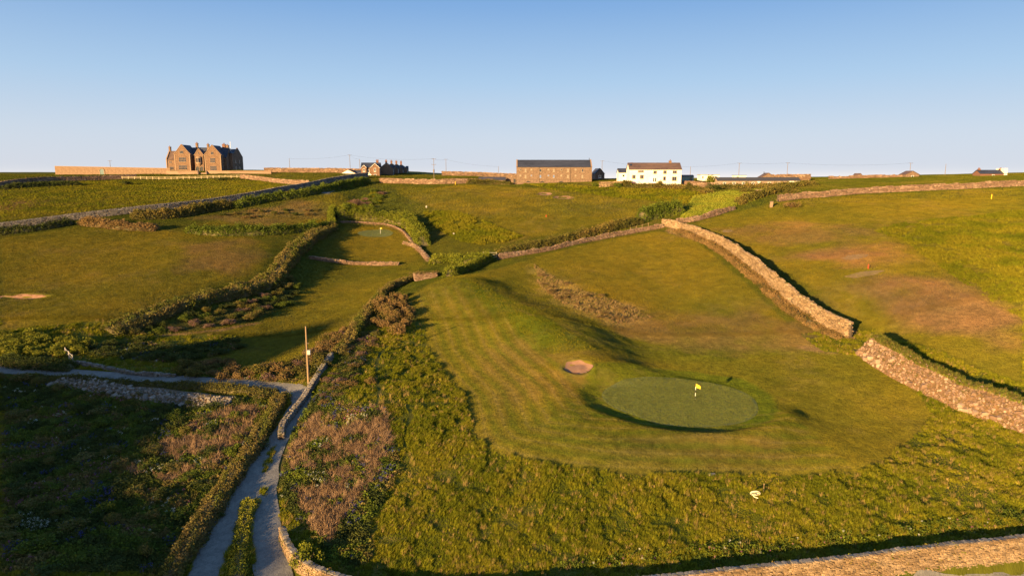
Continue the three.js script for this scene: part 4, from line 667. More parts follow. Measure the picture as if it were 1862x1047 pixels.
fillWith('slopeA', 2.6, (x, z) => { const p = anyOf(['heather', 'mixed', 'mixed', 'dark', 'green', 'olive']); return bush('scrub_bush', LOOK[p] + ' scrub bush on the bank below the hedge of the long-bunker field', 'bush', LOOK[p] + ' scrub on the hedge bank', p, x, z, R(1.3, 2.1), R(0.8, 1.5)); }, 44);
fillWith('pit', 3.2, (x, z) => { const p = anyOf(['heather', 'green']); return bush('scrub_bush', LOOK[p] + ' bush in the overgrown hollow above the curved hedge', 'bush', LOOK[p] + ' scrub in the hollow', p, x, z, R(2, 3), R(1.4, 2.2)); }, 18);
fillWith('lowerLeft', 3.4, (x, z) => { const p = anyOf(['dark', 'dark', 'mixed', 'mixed', 'green']); return bush('thicket_bush', LOOK[p] + ' thicket bush in the valley below the lane', 'bush', LOOK[p] + ' valley thicket bushes', p, x, z, R(1.0, 2.2), R(0.6, 1.4)); }, 90);
bush('gorse_bush', 'single round rust bush alone on the rough below the spur wall', 'bush', undefined, 'rust', -22.9, -106.5, 1.25, 1.2);
bush('gorse_bush', 'ivy mound growing over the curved boundary wall', 'bush', undefined, 'bright', -20.6, -63.4, 1.7, 2.6);
for (const [x, z, label] of [[9.5, -164, 'dark heather tuft bush at the mouth of the valley path'], [11.5, -158, 'small heather bush just below the valley path tuft']]) bush('heather_bush', label, 'bush', undefined, 'rust', x, z, 1.6, 0.9);
fillWith('dry4', 2.4, (x, z) => bush('heather_bush', 'low brown heather bush on the straw bank of the spur field', 'bush', 'heather on the straw bank', 'rust', x, z, R(0.9, 1.6), R(0.4, 0.7)), 16);
fillWith('midScrub', 2.6, (x, z) => { const p = anyOf(['rust', 'mixed', 'dark']); return bush('scrub_bush', LOOK[p] + ' low bush on the rough patch uphill of the straight hedge', 'bush', LOOK[p] + ' scrub uphill of the straight hedge', p, x, z, R(1.4, 2.2), R(0.8, 1.4)); }, 14);
for (const [x, z, r, h, pal, label] of [[46, -297, 2.0, 2.6, 'green', 'round green garden bush between barn and white house'], [49, -298, 2.4, 3.0, 'olive', 'olive garden bush beside the round green one'], [36.5, -303, 1.6, 1.8, 'green', 'clipped bush at the corner of the stone barn nearest the farmhouse'], [63, -294, 1.7, 3.0, 'olive', 'upright bush at the garden wall before the white cottage'], [75, -291, 1.9, 3.4, 'olive', 'upright bush before the white house door'], [87, -297, 3.4, 3.0, 'dark', 'large dark bush between the white house and the green shed'], [92, -318, 3.4, 4.4, 'yellow', 'yellow-green domed tree bush behind the green shed'], [80, -296, 1.8, 1.2, 'green', 'low bush under the white house windows'], [95, -280, 3.6, 2.6, 'olive', 'rounded brown bush above the bright bracken'], [100, -275, 2.6, 2.2, 'green', 'green bush by the bracken slope gateway'], [108, -268, 3.4, 2.8, 'olive', 'broad bush at the end of the rubble wall by the bracken slope'], [100.5, -247, 3.2, 2.4, 'rust', 'rust bush at the lower corner of the bracken slope'], [-143, -340, 3.0, 1.8, 'dark', 'low dark shrub below the manor garden wall'], [-178, -318, 3.2, 1.8, 'dark', 'dark shrub at the outer corner of the manor pasture']]) bush('shrub', label, 'bush', undefined, pal, x, z, r, h);

// ---------------------------------------------------------------- grass, bracken and flowers nobody could count
const laneLines = [AREA.laneMain, AREA.laneRight, AREA.laneFront];
const clearOfLanes = (x, z, gap) => laneLines.every((l) => lineInfo(l, x, z).d > gap);
const roughPal = [[0.070, 0.084, 0.005], [0.112, 0.118, 0.006], [0.160, 0.140, 0.010], [0.120, 0.118, 0.007]];
{
  const a = [], b = [], low = [], scrub = [], stalk = [], blue = [], white = [], pink = [];
  for (let i = 0; i < 900000; i++) {
    const z = -56 - 84 * rnd(), lim = -z * 0.80 + 8, x = R(-lim, lim), d = -z;
    const u = rnd();
    const mown = within('fairwayNear', x, z);
    if (mown) continue;
    const keep = d < 100 ? 0.62 : lerp(0.62, 0.35, (d - 100) / 40);
    if (u > keep) continue;
    const isle = within('islandA', x, z) || within('islandB', x, z);
    if (x < 8 && !isle && !clearOfLanes(x, z, 1.6)) continue;
    if (z > -70 && lineInfo(FRONT_WALL, x, z).side > 0 && x > -24) continue;
    if (x > 60 && lineInfo(AREA.wallB, x, z).d < 2.4) continue;
    if (x < 0 && x > -40 && (lineInfo(AREA.track1, x, z).d < 0.3 || lineInfo(AREA.track2, x, z).d < 0.3)) continue;
    const y = land(x, z), thick = within('lowerLeft', x, z) || within('scrubEdge', x, z) || within('goldBushes', x, z) || within('gorse2', x, z) || within('slopeA', x, z) || within('darkBushes', x, z);
    if (!thick && (within('bowl', x, z) || within('fieldLeft', x, z) || within('fieldRight', x, z))) continue;
    const n1 = fbm(x / 1.5, z / 1.5), n2 = fbm(x / 6 + 50, z / 6);
    if (thick) {
      if (u > 0.17) continue;
      const brown = within('brownScrub', x, z) || within('lowerBrown', x, z), p = fbm(x / 2.6 + 9, z / 2.6 + 4);
      if (brown && fbm(x / 5 + 3, z / 5) * 0.6 + fbm(x / 1.5, z / 1.5 + 7) * 0.4 > 0.485) { const s = R(0.45, 0.85), c = tint([[0.09, 0.056, 0.032], [0.175, 0.11, 0.066], [0.24, 0.16, 0.10]], rnd(), 0.25); stalk.push([x, y + 0.08, z, R(-1.1, 1.1), R(0, 6), R(-1.1, 1.1), s, s * R(0.5, 0.9), s, ...c]); continue; }
      const s = R(0.28, 0.55), pal = n2 > 0.56 ? LEAF.mixed : n2 > 0.47 ? LEAF.green : LEAF.dark;
      scrub.push([x, y + s * 0.3, z, R(0, 6), R(0, 6), R(0, 6), s, s * 0.8, s, ...tint(pal, n1 * 1.6 - 0.3, 0.35)]);
      if (p > 0.64 && rnd() < 0.35) blue.push([x + R(-0.3, 0.3), y + s * 0.7, z, R(0, 6), R(0, 6), R(0, 6), 0.2, 0.2, 0.2, 0.05, 0.05, R(0.16, 0.3)]);
      else if (p < 0.29 && rnd() < 0.3) white.push([x + R(-0.3, 0.3), y + s * 0.8, z, R(0, 6), R(0, 6), R(0, 6), 0.2, 0.14, 0.2, 0.42, 0.43, 0.36]);
      else if (n2 > 0.64 && rnd() < 0.12) pink.push([x, y + s * 0.8, z, R(0, 6), R(0, 6), R(0, 6), 0.17, 0.17, 0.17, 0.3, 0.08, 0.2]);
      continue;
    }
    const tus = smooth(0.38, 0.6, n1); if (tus < 0.2 && rnd() < 0.2) continue;
    if (rnd() < 0.007) { const q = R(0.5, 0.8); stalk.push([x, y, z, R(-0.3, 0.3), R(0, 6), R(-0.3, 0.3), q * 0.6, q, q * 0.6, 0.24, 0.165, 0.06]); }
    const s = lerp(0.16, 0.40, tus) * R(0.7, 1.3) * lerp(0.65, 1.25, smooth(0.36, 0.62, fbm(x / 5 + 21, z / 5 + 13))), c = tint(roughPal, clamp(n2 * 1.3 - 0.25 + (tus - 0.5) * 0.3 + R(-0.15, 0.15)), 0.22);
    if (rnd() < (n2 > 0.5 ? 0.06 : 0.02)) { c[0] = 0.27; c[1] = 0.185; c[2] = 0.06; }
    (i & 1 ? a : b).push([x, y, z, R(-0.15, 0.15), R(-0.9, 0.9), R(-0.15, 0.15), s * 1.1, s, s * 1.1, ...c]);
    if (within('edgeRough', x, z) && rnd() < 0.12) { const q = R(0.25, 0.5); scrub.push([x, y + q * 0.4, z, R(0, 6), R(0, 6), R(0, 6), q, q * 0.7, q, ...tint(LEAF.green, rnd(), 0.3)]); if (rnd() < 0.05) pink.push([x, y + 0.4, z, R(0, 6), R(0, 6), R(0, 6), 0.1, 0.1, 0.1, 0.34, 0.12, 0.22]); if (rnd() < 0.02) white.push([x, y + 0.5, z, R(0, 6), R(0, 6), R(0, 6), 0.13, 0.1, 0.13, 0.45, 0.45, 0.38]); }
  }
  console.log('tufts', a.length + b.length, 'scrub', scrub.length, 'stalk', stalk.length);
  stuff('rough_grass', TUFT[0], bladeMat, a, null, 'long tussocky rough grass below the striped fairway', 'grass');
  stuff('rough_grass', TUFT[1], bladeMat, b, null, 'long tussocky rough grass mixed in below the striped fairway', 'grass');
  stuff('undergrowth', CLUMPS[0], leafMat, scrub, null, 'low leafy undergrowth in the valley and beside the lane', 'undergrowth');
  stuff('dead_bracken', STALKS, bladeMat, stalk, null, 'tangled pinkish-brown dead bracken beside the lane', 'bracken');
  stuff('bluebells', CLUMPS[2], leafMat, blue, null, 'dark blue flowers scattered through the undergrowth', 'flowers');
  stuff('cow_parsley', CLUMPS[2], leafMat, white, null, 'white flower heads scattered through the undergrowth', 'flowers');
  stuff('pink_flowers', CLUMPS[2], leafMat, pink, null, 'pink flowers dotted in the verge and undergrowth', 'flowers');
}
{
  const it = [], br = [];                                                 // longer grass on the banks and far roughs, leafy bracken slope
  for (const [area, n, s0, s1] of [['roughRight', 26000, 0.35, 0.8], ['bankCentre', 16000, 0.4, 0.9], ['bankRight', 14000, 0.4, 0.8], ['dry4', 5000, 0.25, 0.55], ['pit', 5000, 0.5, 0.9], ['fieldTop', 24000, 0.25, 0.6], ['apronA', 7000, 0.25, 0.55], ['flank', 9000, 0.14, 0.26]]) {
    const poly = AREA[area], xs = poly.map((p) => p[0]), zs = poly.map((p) => p[1]);
    for (let i = 0; i < n; i++) { const x = R(Math.min(...xs), Math.max(...xs)), z = R(Math.min(...zs), Math.max(...zs)); if (!within(area, x, z) || fbm(x / 4, z / 4) < 0.36) continue; const s = R(s0, s1), c = area === 'apronA' || area === 'dry4' ? tint([[0.16, 0.10, 0.045], [0.22, 0.15, 0.07], [0.10, 0.09, 0.02]], rnd()) : tint(roughPal, fbm(x / 7, z / 7 + 8) * 1.5 - 0.3, 0.2).map((v) => v * (area === 'roughRight' ? 0.82 : 0.95)); it.push([x, land(x, z), z, 0, R(0, 6), 0, s * 1.3, s, s * 1.3, ...c]); }
  }
  stuff('rough_grass', TUFT[1], bladeMat, it, null, 'longer grass on the far banks and upper roughs', 'grass');
  const poly = AREA.brackenField, xs = poly.map((p) => p[0]), zs = poly.map((p) => p[1]);
  for (let i = 0; i < 14000; i++) { const x = R(Math.min(...xs), Math.max(...xs)), z = R(Math.min(...zs), Math.max(...zs)); if (!within('brackenField', x, z)) continue; const s = R(0.5, 0.9); br.push([x, land(x, z) + 0.35, z, R(0, 6), R(0, 6), R(0, 6), s, s * 0.8, s, ...tint([[0.10, 0.13, 0.012], [0.15, 0.165, 0.016], [0.19, 0.18, 0.02]], fbm(x / 4, z / 4) * 1.5 - 0.2, 0.2)]); }
  stuff('bracken', CLUMPS[1], leafMat, br, null, 'bright yellow-green bracken covering the slope below the sheds', 'bracken');
}

const clearOfLanesTop = (x, z) => lineInfo(AREA.laneTop, x, z).d > 3;
// mown turf: short blades standing on every mown field, coloured as the ground under them
{
  const blades = (n, side, h, w) => { const pos = []; for (let i = 0; i < n; i++) { const x = R(-side, side), z = R(-side, side), t = R(0, 6.283), l = R(0, 0.7) * h, k = R(0.6, 1.2) * h, wx = -Math.sin(t) * w, wz = Math.cos(t) * w; pos.push(x - wx, -0.02, z - wz, x + wx, -0.02, z + wz, x + Math.cos(t) * l, k, z + Math.sin(t) * l); } const g = new THREE.BufferGeometry(); g.setAttribute('position', new THREE.Float32BufferAttribute(pos, 3)); g.computeVertexNormals(); return g; };
  const sets = [[blades(36, 0.27, 0.075, 0.028), 0.345, -56, -142], [blades(66, 0.75, 0.13, 0.06), 0.96, -140, -250], [blades(56, 1.5, 0.22, 0.12), 1.92, -248, -385]];
  const far = new THREE.Vector3(0, 1, 0), n = new THREE.Vector3(), q = new THREE.Quaternion(), spin = new THREE.Quaternion();
  for (const [geo, step, z0, z1] of sets) {
    const items = [];
    for (let z = z0; z > z1; z -= step) { const lim = -z * 0.79 + 8; for (let x = -lim; x < lim; x += step) {
      const px = x + R(-0.35, 0.35) * step, pz = z + R(-0.35, 0.35) * step;
      if (pz > -140 && !within('fairwayNear', px, pz) && !within('bowl', px, pz) && !within('fieldLeft', px, pz) && !within('fieldRight', px, pz)) continue;
      if (Math.hypot((px - 11.2) / 3, (pz + 113) / 2.8) < 1 || within('lowerLeft', px, pz) || within('apronA', px, pz)) continue;
      if (FAR_BUNKERS.some(([a, b, rx, rz]) => Math.hypot((px - a) / rx, (pz - b) / rz) < 0.95)) continue;
      if (z < -280 && !clearOfLanesTop(px, pz)) continue;
      const e = 1.2, dx = (land(px + e, pz) - land(px - e, pz)) / (2 * e), dz = (land(px, pz + e) - land(px, pz - e)) / (2 * e);
      const putt = within('green', px, pz) || within('green2', px, pz); items.push([px, pz, dx, dz, putt ? [R(0.084, 0.092), R(0.096, 0.103), 0.022] : albedoAt(px, pz), putt ? 0.7 : 1]);
    } }
    const m = new THREE.InstancedMesh(geo, bladeMat, items.length);
    items.forEach(([x, z, dx, dz, c, tall], i) => { n.set(-dx, 1, -dz).normalize(); q.setFromUnitVectors(far, n).multiply(spin.setFromAxisAngle(far, R(0, 6.283))); M4.compose(P4.set(x, land(x, z) + (tall < 1 ? 0.07 : 0), z), q, S4.set(1, R(0.8, 1.2) * tall, 1)); m.setMatrixAt(i, M4); const k = R(0.82, 1.2) * (z > -140 ? 1.3 : 0.95); m.setColorAt(i, C4.setRGB(c[0] * k, c[1] * k, c[2] * k)); });
    m.name = numbered('mown_turf'); m.userData.kind = 'stuff'; tag(m, ['short mown turf of the striped fairway', 'short mown turf of the hillside fields', 'short turf of the upper fields'][sets.findIndex((s) => s[0] === geo)], 'grass'); scene.add(m);
    console.log('turf', items.length);
  }
}
// ---------------------------------------------------------------- buildings
const texMat = (a, b, cells, scale, rough = 0.9) => { const t = mottle(256, cells, a, b, 1.1); t.repeat.set(scale, scale); return new THREE.MeshStandardMaterial({ map: t, roughness: rough, bumpMap: stoneBump, bumpScale: 0.03 }); };
const B = {
  granite: texMat([0.085, 0.047, 0.028], [0.175, 0.103, 0.063], 9, 0.25), brownStone: texMat([0.080, 0.050, 0.033], [0.18, 0.118, 0.080], 10, 0.25), dressed: mat(0.22, 0.145, 0.095, 0.85), slate: texMat([0.013, 0.016, 0.030], [0.028, 0.033, 0.056], 8, 0.3, 0.7), brownSlate: texMat([0.058, 0.034, 0.026], [0.11, 0.066, 0.048], 8, 0.3, 0.7),
  white: texMat([0.52, 0.49, 0.44], [0.70, 0.66, 0.60], 6, 0.15, 0.8), whitePaint: mat(0.72, 0.70, 0.66, 0.6), glass: mat(0.02, 0.025, 0.035, 0.08), brick: mat(0.13, 0.062, 0.042, 0.9), timber: mat(0.16, 0.11, 0.07), dark: mat(0.02, 0.02, 0.022, 0.8), lead: mat(0.10, 0.11, 0.13, 0.5), teal: mat(0.03, 0.08, 0.10, 0.6), greenPaint: mat(0.16, 0.22, 0.18, 0.7),
};
const box = (w, h, d) => new THREE.BoxGeometry(w, h, d);
function gableWalls(w, d, eaves, ridge, axis) {
  const a = axis === 'z' ? w : d, L = axis === 'z' ? d : w, s = new THREE.Shape([[-a / 2, -3], [a / 2, -3], [a / 2, eaves], [0, ridge], [-a / 2, eaves]].map(([x, y]) => new THREE.Vector2(x, y)));
  const g = new THREE.ExtrudeGeometry(s, { depth: L, bevelEnabled: false }); g.translate(0, 0, -L / 2); if (axis === 'x') g.rotateY(Math.PI / 2); return g;
}
function gableRoof(w, d, eaves, ridge, axis, over = 0.3, t = 0.16) {
  const a = (axis === 'z' ? w : d) / 2, L = (axis === 'z' ? d : w) + over * 2, rise = ridge - eaves, sl = Math.hypot(a, rise), k = 1 + over / sl, ang = Math.atan2(rise, a), parts = [];
  for (const s of [-1, 1]) { const g = box(sl * k, t, L); g.translate(-s * 0, t / 2, 0); g.rotateZ(-s * ang); const mx = s * a / 2 * k, my = ridge - rise / 2 * k; g.translate(mx, my + 0.02, 0); parts.push(g); }
  const g = mergeGeometries(parts); if (axis === 'x') g.rotateY(Math.PI / 2); return g;
}
const frames = {};
function windowPart(parent, x, y, z, w, h, { turn = 0, frame = B.whitePaint, pane = B.glass, lights = 1, sill = true, name = 'window', wide = 0.1, rows = 1 } = {}) {
  const key = [w, h, lights, rows, wide].join(); if (!frames[key]) { const l = [], f = wide; l.push(box(w, f, 0.12).translate(0, h / 2 - f / 2, 0), box(w, f, 0.12).translate(0, -h / 2 + f / 2, 0)); for (let i = 0; i <= lights; i++) l.push(box(f, h - 2 * f, 0.11).translate(-w / 2 + f / 2 + i * (w - f) / lights, 0, 0)); for (let i = 1; i < rows; i++) l.push(box(w - 2 * f, f * 0.8, 0.1).translate(0, -h / 2 + i * h / rows, 0)); frames[key] = mergeGeometries(l); }
  const m = part(name, frames[key], frame, parent, [x, y, z], turn); part('pane', box(w - wide, h - wide, 0.05), pane, m, [0, 0, -0.025]); if (sill) part('sill', box(w + 0.2, 0.12, 0.25), frame, m, [0, -h / 2 - 0.06, 0.05]); return m;
}
function chimney(parent, x, y, z, w, h, d, material, pots = 2) { const c = part('chimney', mergeGeometries([box(w, h, d).translate(0, h / 2, 0), box(w + 0.25, 0.25, d + 0.25).translate(0, h - 0.3, 0)]), material, parent, [x, y, z]); for (let i = 0; i < pots; i++) part('chimney_pot', new THREE.CylinderGeometry(0.14, 0.18, 0.6, 8), B.brick, c, [(i - (pots - 1) / 2) * 0.5, h + 0.3, 0]); return c; }

{ // the manor: three gables, a porch with an oriel, wings and many chimneys
  const o = thing('manor_house', 'large granite manor house with three front gables and many chimneys', 'house', [-171.5, 42.15, -374]);
  const put = (name, g, m, x, y, z) => part(name, g, m, o, [x, y, z]);
  // left wing
  put('wall', gableWalls(5.2, 8, 5.8, 10.6, 'x'), B.granite, -12.1, 0, -4.4); const lr = put('roof', gableRoof(5.2, 8, 5.8, 10.6, 'x', 0.1), B.brownSlate, -12.1, 0, -4.4);
  chimney(lr, -2.5, 8.9, 0, 0.9, 4.1, 1.2, B.granite, 1); chimney(lr, 2.2, 10.0, -2.2, 1.9, 2.2, 1.0, B.dark, 3);
  put('parapet', gableWalls(0.5, 8.7, 6.5, 11.4, 'x'), B.dressed, -14.9, 0, -4.4);
  windowPart(o, -13.0, 4.6, -0.34, 1.5, 0.9, { lights: 2, frame: B.dressed }); windowPart(o, -12.6, 1.4, -0.34, 2.3, 1.8, { lights: 3, frame: B.dressed });
  // main range behind
  put('wall', gableWalls(25.4, 9, 7.2, 12.6, 'x'), B.granite, 3.2, 0, -8.5); const mr = put('roof', gableRoof(25.4, 9, 7.2, 12.6, 'x', 0.15), B.slate, 3.2, 0, -8.5);
  chimney(mr, -4.2, 10.6, 1.4, 1.1, 4.4, 1.1, B.granite, 2); chimney(mr, 2.0, 9.6, 1.6, 1.0, 4.8, 1.1, B.granite, 2); chimney(mr, 9.8, 11.2, -0.4, 1.5, 3.4, 1.2, B.brick, 2); chimney(mr, 11.6, 11, -0.6, 1.4, 3.0, 1.2, B.granite, 2);
  // the two great gables, their tops coped with dressed stone
  const coped = (w, eaves, ridge, x, z, d) => { put('wall', gableWalls(w, d, eaves, ridge, 'z'), B.granite, x, 0, z - d / 2); put('roof', gableRoof(w - 0.6, d - 1, eaves + 0.15, ridge - 0.1, 'z', 0.05), B.slate, x, 0, z - d / 2 - 0.55); const c = gableRoof(w + 0.3, 0.5, eaves, ridge + 0.12, 'z', 0.05, 0.22); put('gable_coping', c, B.dressed, x, 0, z - 0.2); put('corner_stone', box(0.5, eaves, 0.12), B.dressed, x - w / 2 + 0.25, eaves / 2, z + 0.07); put('corner_stone', box(0.5, eaves, 0.12), B.dressed, x + w / 2 - 0.25, eaves / 2, z + 0.07); };
  coped(8.5, 8.7, 13.9, -6.2, 0, 10); coped(8.8, 8.4, 13.6, 10.2, 0, 10);
  windowPart(o, -6.4, 9.9, 0.07, 2.1, 1.7, { lights: 3, frame: B.dressed, wide: 0.1 }); windowPart(o, -6.2, 6.0, 0.07, 3.9, 2.5, { lights: 5, rows: 2, frame: B.dressed, wide: 0.1 }); windowPart(o, -6.2, 1.8, 0.07, 4.4, 2.4, { lights: 6, rows: 2, frame: B.dressed, wide: 0.1 });
  windowPart(o, 10.1, 9.4, 0.07, 1.5, 1.6, { lights: 2, frame: B.dressed, wide: 0.1 }); windowPart(o, 10.1, 5.6, 0.07, 2.7, 2.5, { lights: 4, rows: 2, frame: B.dressed, wide: 0.1 }); windowPart(o, 10.2, 1.4, 0.07, 3.5, 2.5, { lights: 5, rows: 2, frame: B.dressed, wide: 0.1 });
  // porch gable with oriel and two arches
  put('wall', gableWalls(4.7, 4.6, 8.2, 11.6, 'z'), B.granite, 2.7, 0, -2.6); put('roof', gableRoof(4.6, 3.8, 8.3, 11.5, 'z', 0.05), B.slate, 2.7, 0, -3.1); put('gable_coping', gableRoof(5.0, 0.5, 8.2, 11.75, 'z', 0.05, 0.22), B.dressed, 2.7, 0, -0.5);
  const or = put('oriel', mergeGeometries([new THREE.CylinderGeometry(1.75, 1.75, 3.4, 8, 1, false).translate(0, 5.6, 0), new THREE.CylinderGeometry(1.75, 0.5, 1.5, 8).translate(0, 3.15, 0), new THREE.CylinderGeometry(1.2, 1.85, 0.5, 8).translate(0, 7.5, 0)]), B.dressed, 2.6, 0, -0.7);
  for (let i = -2; i <= 2; i++) { const a = i * Math.PI / 4.6; part('pane', box(0.95, 2.2, 0.08), B.glass, or, [Math.sin(a) * 1.66, 5.7, Math.cos(a) * 1.66], a); }
  windowPart(o, 2.6, 9.4, -0.24, 0.7, 1.1, { frame: B.dressed });
  for (const x of [1.55, 3.75]) { const s = new THREE.Shape(); s.moveTo(-0.85, 0); s.lineTo(0.85, 0); s.lineTo(0.85, 1.5); s.absarc(0, 1.5, 0.85, 0, Math.PI); s.lineTo(-0.85, 0); put('doorway', new THREE.ExtrudeGeometry(s, { depth: 0.1, bevelEnabled: false }), B.dark, x, 0.05, -0.32); const r = new THREE.TorusGeometry(0.95, 0.14, 6, 14, Math.PI); put('arch', r, B.dressed, x, 1.55, -0.25); }
  for (const x of [0.5, 2.65, 4.85]) put('pillar', new THREE.CylinderGeometry(0.16, 0.2, 1.6, 8), B.dressed, x, 0.8, -0.15);
  windowPart(o, -0.9, 5.4, -3.9, 1.4, 1.8, { lights: 2, frame: B.dressed }); windowPart(o, -0.9, 1.6, -3.9, 1.4, 1.9, { lights: 2, frame: B.dressed });
  // east wing running back, in shade
  put('wall', gableWalls(7.5, 13, 7.4, 12.0, 'x'), B.granite, 13.1, 0, -16.5); put('roof', gableRoof(7.5, 13, 7.4, 12.0, 'x', 0.1), B.slate, 13.1, 0, -16.5);
  put('parapet', gableWalls(0.6, 13.6, 8.0, 12.9, 'x'), B.granite, 17.1, 0, -16.5);
  put('bay', mergeGeometries([box(3.4, 9.6, 3.0).translate(0, 4.8, 0)]), B.granite, 15.8, 0, -9.5); put('bay_roof', new THREE.ConeGeometry(2.6, 1.6, 4).rotateY(Math.PI / 4), B.slate, 15.8, 10.4, -9.5);
  for (const [z, y] of [[-12.5, 5.2], [-12.5, 1.6], [-18, 5.2], [-18, 1.6]]) windowPart(o, 17.46, y, z, 1.5, 2.1, { turn: Math.PI / 2, lights: 2, frame: B.dressed });
  for (const [z, y] of [[-3.5, 5.4], [-3.5, 1.6]]) windowPart(o, 14.66, y, z, 1.3, 2.0, { turn: Math.PI / 2, lights: 2, frame: B.dressed });
  put('drain_pipe', new THREE.CylinderGeometry(0.08, 0.08, 8, 6), B.dark, -1.75, 4, 0.12); put('drain_pipe', new THREE.CylinderGeometry(0.08, 0.08, 8, 6), B.dark, 5.5, 4, 0.12);
  put('flag_pole', new THREE.CylinderGeometry(0.08, 0.1, 5, 6), B.whitePaint, 14.5, 13.6, -14);
}
// garden walls round the manor
{
  const g = thing('garden_wall', 'high granite garden wall with an arched teal door beside the manor', 'wall', [-208, 40, -361]);
  const s = new THREE.Shape([[-30, -3], [30, -3], [30, 3.4], [-30, 4.5]].map(([x, y]) => new THREE.Vector2(x, y))); const w = new THREE.ExtrudeGeometry(s, { depth: 0.6, bevelEnabled: false });
  part('wall', w, texMat([0.115, 0.07, 0.045], [0.21, 0.135, 0.09], 9, 0.25), g); part('coping', box(60.02, 0.22, 0.9), B.dressed, g, [0, 3.96, 0.3]).rotation.z = -0.01833;
  const d = new THREE.Shape(); d.moveTo(-1.05, 0); d.lineTo(1.05, 0); d.lineTo(1.05, 1.9); d.absarc(0, 1.9, 1.05, 0, Math.PI); d.lineTo(-1.05, 0);
  const door = part('door', new THREE.ExtrudeGeometry(d, { depth: 0.08, bevelEnabled: false }), B.teal, g, [-5.6, 0.2, 0.62]); part('arch', new THREE.TorusGeometry(1.25, 0.22, 6, 16, Math.PI), B.dressed, door, [0, 1.9, 0.08]); for (const x of [-1.25, 1.25]) part('jamb', box(0.4, 1.9, 0.3), B.dressed, door, [x, 0.95, 0.05]);
  part('step', mergeGeometries([box(4.2, 0.5, 1.4), box(3.2, 0.4, 1.0).translate(0, 0.4, 0)]), B.dressed, g, [-5.6, -0.4, 1.1]);
}
{
  const g = thing('terrace_wall', 'low pale terrace wall with two flared steps before the manor door', 'wall', [-160, 40.2, -360]);
  for (const [x, w] of [[-11.5, 17], [12.5, 34]]) { part('wall', box(w, 4.2, 0.6), texMat([0.16, 0.10, 0.068], [0.25, 0.165, 0.115], 9, 0.25), g, [x < 0 ? x : x + 5.2, -0.35, 0]); part('coping', box(w, 0.18, 0.8), B.dressed, g, [x < 0 ? x : x + 5.2, 1.85, 0]); }
  for (const x of [-3.2, 1.2]) { const s = new THREE.Shape([[0, -1], [2.6, -1], [0.3, 2.0], [0, 2.0]].map(([a, b]) => new THREE.Vector2(a, b))); const q = new THREE.ExtrudeGeometry(s, { depth: 0.5, bevelEnabled: false }); q.rotateY(-Math.PI / 2 + 0.5); part('stair_flank', q, B.dressed, g, [x, 0, 0.4]); }
  part('step', mergeGeometries([0, 1, 2, 3, 4].map((i) => box(4.4, 0.34, 0.5).translate(0, i * 0.34, -i * 0.45))), B.dressed, g, [-0.9, -0.6, 1.6]);
}
{ // white post-and-rail fence below the manor
  const a = [-198.5, -341], b = [-135.5, -348]; const g = thing('rail_fence', 'white post and rail fence on the slope below the manor', 'fence'); const n = 22, L = Math.hypot(b[0] - a[0], b[1] - a[1]), yaw = -Math.atan2(b[1] - a[1], b[0] - a[0]);
  const pg = box(0.22, 1.7, 0.22), rg = box(L / n, 0.16, 0.08), fenceMat = mat(0.42, 0.33, 0.2, 0.8);
  for (let i = 0; i <= n; i++) { const t = i / n, x = lerp(a[0], b[0], t), z = lerp(a[1], b[1], t), y = land(x, z); part('post', pg, fenceMat, g, [x, y + 0.6, z]); if (i < n) { const t2 = (i + 0.5) / n, x2 = lerp(a[0], b[0], t2), z2 = lerp(a[1], b[1], t2), y2 = (y + land(lerp(a[0], b[0], (i + 1) / n), lerp(a[1], b[1], (i + 1) / n))) / 2, sl = Math.atan2(land(lerp(a[0], b[0], (i + 1) / n), lerp(a[1], b[1], (i + 1) / n)) - y, L / n); for (const h of [1.25, 0.6]) { const r = part('rail', rg, fenceMat, g, [x2, y2 + h, z2 + 0.14], yaw); r.rotation.order = 'YXZ'; r.rotation.z = sl; } } }
}
